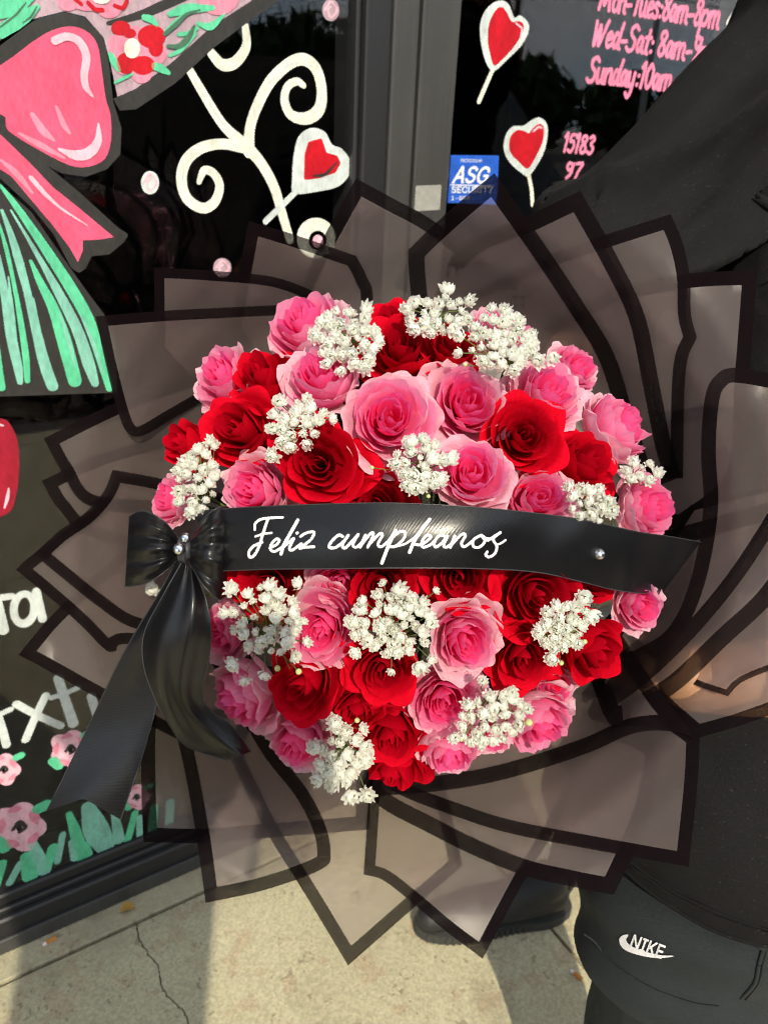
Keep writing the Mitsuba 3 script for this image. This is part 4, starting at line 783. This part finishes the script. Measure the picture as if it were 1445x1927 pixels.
strip([(334, 1052), (300, 1115), (262, 1178), (222, 1250), (165, 1370), (88, 1527)], [(348, 1062), (322, 1130), (290, 1205), (300, 1290), (275, 1400), (227, 1543)], [BD + .012, BD + .01, BD + .02, BD + .03, BD + .04, BD + .045], [BD + .012, BD + .012, BD + .018, BD + .022, BD + .034, BD + .04], 'satin', bow, 'long_tail', 90, 16, 0.004, lambda ss, w: .004 * np.sin(ss * 9 + w * 3), notch=32)
strip([(342, 1058), (306, 1122), (272, 1190), (270, 1250), (290, 1310), (318, 1362), (352, 1405), (428, 1432)], [(366, 1072), (388, 1130), (397, 1195), (390, 1255), (380, 1302), (392, 1332), (438, 1368), (472, 1415)], [BD + .006, BD + .0, BD + .004, BD + .01, BD + .02, BD + .03, BD + .045, BD + .06], [BD + .006, BD - .004, BD - .004, BD + .006, BD + .02, BD + .034, BD + .05, BD + .062], 'satin', bow, 'twisted_tail', 90, 18, 0.012, lambda ss, w: .004 * np.sin(ss * 8 + w * 4) + .0022 * np.sin(w * 15 + 3 * ss) * (1 - .6 * ss))

# ------------------------------------------------------------------ people
def body(bones, edge=0.02, it=14, noise_amp=0.0, seed=0, freq=9, extra=None):
    parts = []
    for (a, ra), (b, rb) in bones:
        s1 = m3.Manifold.sphere(ra, 24).translate(tuple(map(float, a)))
        s2 = m3.Manifold.sphere(rb, 24).translate(tuple(map(float, b)))
        parts.append(m3.Manifold.batch_hull([s1, s2]))
    m = m3.Manifold.batch_boolean(parts, m3.OpType.Add).refine_to_length(edge)
    t = totri(m)
    t.merge_vertices()
    trimesh.smoothing.filter_taubin(t, iterations=it)
    if noise_amp:
        n = t.vertex_normals
        t.vertices = t.vertices + n * (meshkit.fbm(t.vertices * freq, 4, seed) - .5)[:, None] * noise_amp
    if extra is not None: t.vertices = extra(np.array(t.vertices), np.array(t.vertex_normals))
    return t
def A(*p): return np.array(p, float)
pk = thing('person', 'person in a black t-shirt and dark grey trousers holding the bouquet, head out of frame', 'person')
hipc = P(1330, 1500, 1.02)
hip_n, hip_f = P(1300, 1560, .96), P(1240, 1480, 1.10)
belly, chest = P(1450, 1180, 1.10), P(1560, 720, 1.10)
sho_f, elb_f, hand_f = P(1530, 112, 1.10), P(1112, 520, 1.04), P(880, 1010, 1.02)
sho_n, elb_n, wri_n = P(1850, 300, .98), P(1640, 1290, .80), P(1300, 1275, .815)
neck = P(1730, 90, 1.08)
kn = P(1300, 1700, .93)
far = P(1170, 1560, 1.10)
def folds(v, n):
    d = v @ unit(ROT @ A(.80, .62, .2))
    e = v @ unit(ROT @ A(-.6, .8, .1))
    w = meshkit.fbm(v * 2.4, 2, 4)
    f_ = (1 - np.abs(np.sin(d * 21 + 5 * w + 2 * np.sin(e * 4))))**2.2 * 1.6 * np.clip(meshkit.fbm(v * 3, 2, 9) * 2.4 - .4, .15, 1)
    g_ = np.sin(d * 85 + 11 * w) * np.clip(meshkit.fbm(v * 6, 2, 19) * 3 - 1.2, 0, 1)
    return v + n * ((f_ * .034 + g_ * .004) * (.06 + .94 * np.clip((v[:, 2] - .86) / .16, 0, 1)))[:, None]
shirt = body([((sho_f, .118), (elb_f, .105)), ((sho_f, .13), (sho_n, .12)), ((chest, .20), (belly, .19)), ((sho_f, .12), (chest, .19)), ((sho_n, .11), (chest, .19)), ((belly, .19), (hipc, .175)), ((belly, .18), (A(kn[0] + .045, kn[1] + .02, .80), .172)), ((A(kn[0] + .045, kn[1] + .02, .80), .172), (A(kn[0] + .045, kn[1] + .02, .68), .172)), ((hipc, .17), (A(far[0] + .04, far[1] - .02, .80), .155)), ((A(far[0] + .04, far[1] - .02, .80), .155), (A(kn[0] + .045, kn[1] + .02, .80), .172)), ((sho_n, .10), (elb_n, .09)), ((neck, .075), (chest, .15))], .011, 12, .014, 2, 5, folds)
trimesh.smoothing.filter_taubin(shirt, iterations=2)
# cut the shirt off at its hem
hem = A(kn[0], kn[1], .775)
hemn = unit(A(.10, .12, -1.0))
shirt = trimesh.intersections.slice_mesh_plane(shirt, unit(A(.0, .0, 1.0)), hem)
put('shirt', shirt, 'shirt_cloth', pk, True)
def ringtube(path, rx, ry, dirx, n=44, noise=0.006, sd=0):
    path, dirx = np.asarray(path, float), unit(dirx)
    V = []
    for k_, c_ in enumerate(path):
        t_ = unit(path[min(k_ + 1, len(path) - 1)] - path[max(k_ - 1, 0)])
        dx = unit(dirx - t_ * (dirx @ t_)); dy = np.cross(t_, dx)
        a_ = np.arange(n) * 2 * np.pi / n
        V.append(c_ + rx[k_] * np.cos(a_)[:, None] * dx + ry[k_] * np.sin(a_)[:, None] * dy)
    V = np.vstack(V)
    q = [(i * n + j, i * n + (j + 1) % n, (i + 1) * n + (j + 1) % n, (i + 1) * n + j) for i in range(len(path) - 1) for j in range(n)]
    q = np.array(q)
    m = trimesh.Trimesh(V, np.vstack([q[:, [0, 1, 2]], q[:, [0, 2, 3]]]), process=False)
    if noise: m.vertices = m.vertices + m.vertex_normals * ((meshkit.fbm(V * 9, 4, sd) - .5) * noise * 2 + .003 * np.sin((V @ A(30, 20, 45)) + 6 * meshkit.noise(V * 5, 3)) * noise / .006)[:, None]
    return m
kn = P(1300, 1700, .93)
leg_top = A(kn[0], kn[1], .86)
zz = np.linspace(0, 1, 22)
SSn = lambda t_: np.clip(t_, 0, 1)**2 * (3 - 2 * np.clip(t_, 0, 1))
front = np.array([leg_top + (A(kn[0] - .005, kn[1] - .015, .60) - leg_top) * z_ for z_ in zz])
shorts_n = ringtube(front, .080 + .054 * SSn((zz - .25) / .22), .075 + .048 * SSn((zz - .25) / .22), A(.85, -.53, 0), 72, .011, 5)
put('trousers', shorts_n, 'shorts_cloth', pk, True)
far = P(1170, 1560, 1.10)
farp = np.array([A(far[0] + .03, far[1] - .05, .95) + (A(far[0] + .06, far[1] + .06, .56) - A(far[0] + .03, far[1] - .05, .95)) * z_ for z_ in zz])
put('trousers', ringtube(farp, .085 + .03 * SSn((zz - .45) / .17), .080 + .028 * SSn((zz - .45) / .17), A(.85, -.53, 0), 44, .007, 8), 'shorts_cloth', pk, True)
ankle_f = A(.965, .715, .09)
foot_n = A(kn[0] + .02, kn[1] + .0, .09)
put('trouser_leg', body([((A(farp[-1][0], farp[-1][1], .75), .075), (A(.93, .66, .48), .058)), ((A(.93, .66, .48), .056), (ankle_f, .036)), ((ankle_f, .036), (A(.95, .72, .05), .035))], .02), 'shorts_cloth', pk, True)
put('trouser_leg', body([((A(kn[0] + .02, kn[1], .74), .10), (A(kn[0] + .03, kn[1], .45), .105)), ((A(kn[0] + .03, kn[1], .45), .105), (foot_n + A(0, 0, .06), .075))], .015, 8, .02, 6, 9), 'shorts_cloth', pk, True)
# forearms and hands (closed round the wrapped stems)
def hand(wr, target, side, name):
    d = unit(target - wr)
    s = unit(np.cross(d, side)); nn = np.cross(s, d)
    bones = [((wr, .027), (wr + d * .045, .032)), ((wr + d * .03 + s * .022, .022), (wr + d * .085 + s * .03, .014)), ((wr + d * .03 - s * .022, .022), (wr + d * .085 - s * .03, .014)), ((wr + d * .085 + s * .03, .014), (wr + d * .085 - s * .03, .014))]
    for k_, (o_, L_) in enumerate([(.031, .060), (.011, .070), (-.010, .066), (-.030, .052)]):
        p0 = wr + d * .088 + s * o_
        p1 = p0 + d * L_ * .42 + nn * .008
        p2 = p1 + d * L_ * .15 + nn * L_ * .38
        p3 = p2 - d * L_ * .18 + nn * L_ * .28
        bones += [((p0, .0098), (p1, .0092)), ((p1, .0092), (p2, .0086)), ((p2, .0086), (p3, .0078))]
    t0 = wr + d * .03 + s * .028
    t1 = t0 + d * .03 + s * .022 + nn * .012
    t2 = t1 + d * .026 + nn * .018
    bones += [((t0, .014), (t1, .0115)), ((t1, .0112), (t2, .0092))]
    return bones
put('forearm', body([((elb_n, .052), (wri_n, .036)), *hand(wri_n, P(1120, 1250, .98), A(0, 0, 1), 'h')], .008, 8), 'skin', pk, True, label='bare forearm seen through the wrap')
put('forearm', body([((elb_f, .048), (hand_f, .034)), *hand(hand_f, HANDLE, A(0, 1, 0), 'h')], .008, 8), 'skin', pk, True)
def head(c, face, parent):
    face = unit(face); sd_ = unit(np.cross(A(0, 0, 1), face)); up_ = np.cross(face, sd_)
    def L(x, y, z): return c + sd_ * x + face * y + up_ * z
    b = [((L(0, -.015, .03), .085), (L(0, .01, .02), .082)), ((L(0, .02, .0), .07), (L(0, .045, -.075), .04)), ((L(0, .085, .0), .012), (L(0, .105, -.03), .014)), ((L(.082, -.01, .01), .014), (L(.084, -.015, -.03), .010)), ((L(-.082, -.01, .01), .014), (L(-.084, -.015, -.03), .010)),
         ((L(-.025, .083, -.065), .010), (L(.025, .083, -.065), .010)), ((L(0, -.02, -.06), .055), (L(0, -.04, -.17), .058))]
    put('head', body(b, .010, 8), 'skin', parent, True)
    for s_ in (-1, 1):
        e = trimesh.creation.icosphere(subdivisions=2, radius=.012); e.apply_translation(L(s_ * .032, .082, .012))
        put('eye', e, 'print_white', parent, True)
    hb_ = [((L(0, -.03, .055), .083), (L(0, .01, .062), .076)), ((L(0, -.05, .0), .075), (L(0, -.03, .055), .083))]
    put('hair', body(hb_, .015, 6, .01, 3, 40), 'hair', parent, True)
head(neck + A(.0, .0, .20), A(-.85, -.4, -.25), pk)
def shoe(toe, heel, name, parent):
    d = unit(heel - toe); L_ = np.linalg.norm(heel - toe); s = np.cross(A(0, 0, 1), d)
    def Q(t, o, z): return toe + d * t * L_ + s * o + A(0, 0, z)
    b = [((Q(.10, 0, .035), .030), (Q(.35, .006, .040), .040)), ((Q(.35, .006, .040), .040), (Q(.62, 0, .055), .042)), ((Q(.62, 0, .055), .042), (Q(.88, 0, .060), .038)), ((Q(.66, 0, .075), .040), (Q(.84, 0, .100), .042))]
    m = body(b, .009, 8)
    k_ = put('shoe', m, 'shoe_black', parent, True)
    ol = [(0.0, 0), (.06, .030), (.2, .046), (.38, .050), (.6, .042), (.85, .040), (1.0, .022), (1.03, 0), (1.0, -.022), (.85, -.040), (.6, -.038), (.38, -.044), (.2, -.042), (.06, -.028)]
    po = Polygon(spline([(t * L_, o) for t, o in ol], 60, True))
    e = extrude(po, .024); v = e.vertices
    W_ = toe + v[:, [0]] * d + v[:, [1]] * s + np.array([0, 0, 1]) * (v[:, [2]] + .001)
    put('sole', trimesh.Trimesh(W_, e.faces, process=False), 'shoe_sole', k_, 30)
    ribs = []
    for t in np.linspace(.03, .99, 26):
        for sg in (-1, 1):
            o = np.interp(t, [x for x, y in ol[:8]], [y for x, y in ol[:8]]) * (1 if sg > 0 else .93)
            c_ = Q(t, sg * (o + .0005), .012)
            ribs.append(trimesh.creation.box([.006, .004, .020], transform=np.vstack([np.column_stack([d, s, A(0, 0, 1), c_]), [0, 0, 0, 1]])))
    put('tread', cat(ribs), 'shoe_sole', k_)
shoe(ground(778, 1752, 0), ground(1062, 1712, 0), 'shoe', pk)
shoe(A(foot_n[0] - .19, foot_n[1] - .02, 0), A(foot_n[0] + .08, foot_n[1] + .01, 0), 'shoe', pk)
# embroidered logo on the near shorts leg
sv = meshkit.WRITTEN[scene[pk + '__trousers']['filename']][0].astype(float)
sc_ = (ROT.T @ (sv - CAM).T).T
spx = np.column_stack([sc_[:, 0] / sc_[:, 2] * FL + CX, sc_[:, 1] / sc_[:, 2] * FL + CY])
vis = sc_[:, 2] < np.median(sc_[:, 2])
SH = LinearNDInterpolator(spx[vis], sc_[vis, 2])
tm = text_mesh('NIKE', 1.0, 0.02, True)
tv = tm.vertices.copy()
tx = (tv[:, 0] - tv[:, 0].min()) / (tv[:, 0].max() - tv[:, 0].min())
ty = tv[:, 1] / max(tv[:, 1].max(), 1e-6)
lx = 1184 + tx * 60 + ty * 9
ly = 1783 + tx * 22 - ty * 24 + 0
def onshorts(x, y, lift_):
    d_ = float(SH(x, y))
    return P(x, y, (d_ if d_ == d_ else .86) - lift_)
try:
    lv = np.array([onshorts(x, y, .002 + .0012 * (z_ > .01)) for x, y, z_ in zip(lx, ly, tv[:, 2])])
    k_ = put('logo', trimesh.Trimesh(lv, tm.faces, process=False), 'thread_white', pk, label='white embroidered logo on the trousers')
    sw = spline([(1182, 1760), (1170, 1762), (1165, 1772), (1175, 1788), (1205, 1799), (1240, 1804), (1268, 1800), (1240, 1798), (1208, 1790), (1186, 1780), (1178, 1770)], 90, True)
    p_, t_ = tess(Polygon(sw).buffer(0), 4)
    put('swoosh', trimesh.Trimesh(np.array([onshorts(x, y, .0024) for x, y in p_]), t_, process=False), 'thread_white', k_, True)
except Exception as ex_:
    print('logo', ex_)

def seam(name, pts, r_, mat, lift_=.0012, par=None):
    q = spline(pts, 12 * len(pts))
    put(name, tube_(np.array([onshorts(x, y, lift_) for x, y in q]), r_, 6), mat, par or pk, True)
seam('seam', [(1098, 1758), (1120, 1775), (1150, 1812), (1220, 1858), (1300, 1888), (1352, 1896)], .0011, 'shorts_cloth')
seam('seam', [(1436, 1786), (1428, 1815), (1420, 1850), (1395, 1880)], .0022, 'shorts_cloth')
seam('seam', [(1442, 1786), (1434, 1815), (1426, 1850), (1402, 1882)], .0013, 'dark_seal', .0004)
seam('pocket_welt', [(1437, 1700), (1424, 1722), (1418, 1752), (1426, 1774), (1440, 1780)], .0065, 'shorts_cloth')
seam('pocket_opening', [(1452, 1705), (1444, 1728), (1442, 1752), (1448, 1768)], .007, 'dark_seal', .0)
hv = np.array(shirt.vertices)
lo = hv[(hv[:, 2] < .7765)]
if len(lo) > 8:
    cc = lo[:, :2].mean(0)
    o_ = np.argsort(np.arctan2(lo[:, 1] - cc[1], lo[:, 0] - cc[0]))
    lo = lo[o_]
    ring = spline(lo[::max(1, len(lo) // 60)], 240, True)
    put('hem', tube_(np.vstack([ring, ring[:1]]), .0022, 6), 'shirt_cloth', pk, True)
    for dz_ in (.022, .026):
        near = hv[np.abs(hv[:, 2] - .775 - dz_) < .007]
        cc = near[:, :2].mean(0)
        a_ = np.arctan2(near[:, 1] - cc[1], near[:, 0] - cc[0]); r_ = np.hypot(near[:, 0] - cc[0], near[:, 1] - cc[1])
        th = np.linspace(-np.pi, np.pi, 160)
        rr_ = np.array([r_[np.abs(np.angle(np.exp(1j * (a_ - t_)))) < .12].max() if (np.abs(np.angle(np.exp(1j * (a_ - t_)))) < .12).any() else np.nan for t_ in th])
        ok = ~np.isnan(rr_)
        ringp = np.column_stack([cc[0] + rr_[ok] * np.cos(th[ok]), cc[1] + rr_[ok] * np.sin(th[ok]), np.full(ok.sum(), .775 + dz_)])
        put('stitching', tube_(spline(ringp, 400), .0009, 5), 'shirt_cloth', pk, True)

# the one taking the photograph, whose shadow falls to the lower left
ph = thing('person', 'person taking the picture, seen only by the shadow at lower left', 'person')
PB = A(-.40, -.24, 0)
fx, fy = unit(A(.55, .83, 0)), unit(A(.83, -.55, 0))
def Bp(s_, f_, z_): return PB + fy * s_ + fx * f_ + A(0, 0, z_)
phone_c = CAM - FWD * .016 - DOWN * -.045
put('shirt', body([((Bp(-.15, 0, 1.36), .075), (Bp(.15, 0, 1.36), .075)), ((Bp(-.10, 0, 1.30), .11), (Bp(-.07, 0, .95), .11)), ((Bp(.10, 0, 1.30), .11), (Bp(.07, 0, .95), .11)), ((Bp(-.10, 0, 1.2), .11), (Bp(.10, 0, 1.2), .11)), ((Bp(-.07, 0, .95), .11), (Bp(.07, 0, .95), .11)), ((Bp(.17, 0, 1.35), .06), (Bp(.22, .10, 1.14), .05)), ((Bp(-.17, 0, 1.35), .06), (Bp(-.19, .14, 1.12), .05))], .03, 8, .01), 'shirt_cloth', ph, True)
put('trousers', body([((Bp(-.08, 0, .94), .10), (Bp(-.09, .02, .50), .07)), ((Bp(-.09, .02, .50), .07), (Bp(-.10, 0, .09), .05)), ((Bp(.08, 0, .94), .10), (Bp(.09, .02, .50), .07)), ((Bp(.09, .02, .50), .07), (Bp(.10, 0, .09), .05)), ((Bp(-.08, 0, .94), .10), (Bp(.08, 0, .94), .10))], .03, 8), 'shorts_cloth', ph, True)
for s_ in (-1, 1):
    el = Bp(.22, .10, 1.14) if s_ > 0 else Bp(-.19, .14, 1.12)
    wr = phone_c - FWD * .05 - DOWN * -.11 + (ROT @ A(s_ * .05, 0, 0))
    put('forearm', body([((el, .042), (wr, .028)), *hand(wr, phone_c - FWD * .02 + (ROT @ A(s_ * .03, 0, 0)), FWD, 'h')], .009, 8), 'skin', ph, True)
    f0 = Bp(s_ * .10, 0, 0)
    shoe(f0 + fx * .18, f0 - fx * .09, 'shoe', ph)
head(Bp(0, .03, 1.60), unit(A(.55, .83, -.2)), ph)
pe = thing('phone', 'black phone in the hands of the one taking the picture', 'phone')
pm = totri(m3.Manifold.batch_hull([m3.Manifold.cylinder(.008, .010, .010, 16, True).translate((x, y, 0)) for x in (-.027, .027) for y in (-.063, .063)]))
pm.vertices = pm.vertices @ np.array([ROT @ A(1, 0, 0), ROT @ A(0, 1, 0), FWD]) + phone_c
put('case', pm, 'phone_black', pe, 40)

# ------------------------------------------------------------------ across the lot: what the glass mirrors
ck = thing('parked_car', 'black sport utility vehicle mirrored in the shop glass', 'car')
CXm, CYm, Zg = 3.25, -2.95, -.13
prof = [(-2.45, .35), (-2.5, .75), (-2.42, 1.05), (-2.30, 1.12), (-2.05, 1.62), (-1.85, 1.74), (.2, 1.78), (.65, 1.70), (1.25, 1.14), (2.2, 1.02), (2.45, .85), (2.48, .4), (2.2, .30), (-2.2, .30)]
bodym = extrude(Polygon(spline([(a_, b_ * 1.10) for a_, b_ in prof], 120, True)), 1.8)
v = bodym.vertices
ins = np.clip((v[:, 1] - 1.0) / .8, 0, 1) * .22
bodym = trimesh.Trimesh(np.column_stack([v[:, 0] + CXm, CYm + (v[:, 2] - .9) * (1 - ins), v[:, 1] + Zg]), bodym.faces, process=False)
put('body', bodym, 'car_paint', ck, 30)
for x0, x1 in ((-1.85, -.75), (-.65, .15), (.22, .85)):
    for sg in (-1, 1):
        w_ = extrude(Polygon([(x0, 1.22), (x1, 1.22), (min(x1, .62 if x1 > .5 else x1), 1.76), (x0 + .08, 1.78)]), .01)
        q = w_.vertices
        put('side_window', trimesh.Trimesh(np.column_stack([q[:, 0] + CXm, CYm + sg * (.905 * (1 - np.clip((q[:, 1] - 1.0) / .8, 0, 1) * .22) + q[:, 2]), q[:, 1] + Zg]), w_.faces, process=False), 'car_glass', ck)
for x in (-1.5, 1.5):
    for sg in (-1, 1):
        wv = trimesh.creation.cylinder(.36, .24, sections=28); wv.apply_transform(trimesh.transformations.rotation_matrix(np.pi / 2, [1, 0, 0])); wv.apply_translation([CXm + x, CYm + sg * .80, .36 + Zg])
        k_ = put('wheel', wv, 'tyre', ck, 40)
        rv = trimesh.creation.cylinder(.22, .26, sections=20); rv.apply_transform(trimesh.transformations.rotation_matrix(np.pi / 2, [1, 0, 0])); rv.apply_translation([CXm + x, CYm + sg * .80, .36 + Zg])
        put('rim', rv, 'steel', k_, 40)
for sg in (-1, 1): put('tail_light', boxm(CXm - 2.47, CXm - 2.25, CYm + sg * .80 - .09, CYm + sg * .80 + .09, .95 + Zg, 1.12 + Zg, .02), 'tail_red', ck)
rt_ = random.Random(7)
for i in range(12):
    x, y = -14 + i * 8.5 + rt_.uniform(-2, 2), -52 + rt_.uniform(-8, 6)
    hgt = rt_.uniform(6.5, 8.5)
    tk = thing('tree', 'dark leafy tree in the row beyond the parking lot, mirrored in the door glass', 'tree', 'trees beyond the lot')
    put('trunk', tube_([A(x, y, -.2), A(x + .1, y, hgt * .4), A(x, y, hgt * .7)], [.2, .15, .06], 7), 'bark', tk, True)
    rgt = np.random.default_rng(60 + i)
    n = 900
    c_ = rgt.normal(0, 1, (n, 3)); c_ = c_ / np.linalg.norm(c_, axis=1, keepdims=True) * (rgt.uniform(.25, 1, (n, 1))**.5)
    c_ = c_ * [4.6 + rgt.uniform(0, 1.2), 2.4, hgt * .48] + [x, y, hgt * .5]
    e1 = rgt.normal(0, .34, (n, 3)); e2 = rgt.normal(0, .34, (n, 3))
    vv_ = np.stack([c_ - e1, c_ + e2, c_ + e1, c_ - e2], 1).reshape(-1, 3)
    ff = np.arange(n * 4).reshape(-1, 4)
    put('crown', (vv_, ff), 'tree_leaf', tk)
pol_k = thing('utility_pole', 'wooden utility pole with crossarm and wires mirrored in the door glass', 'utility pole')
ux, uy = 22.0, -24.0
put('post', tube_([A(ux, uy, -.2), A(ux, uy, 8)], [.16, .11], 10), 'pole_wood', pol_k, True)
put('crossarm', boxm(ux - 1.1, ux + 1.1, uy - .06, uy + .06, 7.3, 7.45), 'pole_wood', pol_k)
for o_ in (-1, 0, 1):
    px_ = np.linspace(-40, 80, 60)
    put('wire', tube_(np.column_stack([px_, np.full(60, uy + .1 * o_), 7.4 + .3 * o_ + .0006 * (px_ - ux)**2 * (np.abs((px_ - ux) / 40) < 9) - .35 * np.abs(np.sin((px_ - ux) / 30 * np.pi))]), .02, 4), 'dark_seal', pol_k)
tl = thing('traffic_signal', 'traffic signal mast arm mirrored in the door glass', 'traffic light')
put('mast', cat([tube_([A(24, -19, -.2), A(24, -19, 5.6)], [.12, .10], 10), tube_([A(24, -19, 5.3), A(14.5, -17.5, 5.9)], [.09, .05], 8)]), 'steel', tl, True)
for t_ in (.35, .65, .92):
    c_ = A(24, -19, 5.3) * (1 - t_) + A(14.5, -17.5, 5.9) * t_
    put('signal_head', boxm(c_[0] - .5, c_[0] + .5, c_[1] - .12, c_[1] + .12, c_[2] - .2, c_[2] + .2, .03), 'dark_seal', tl)
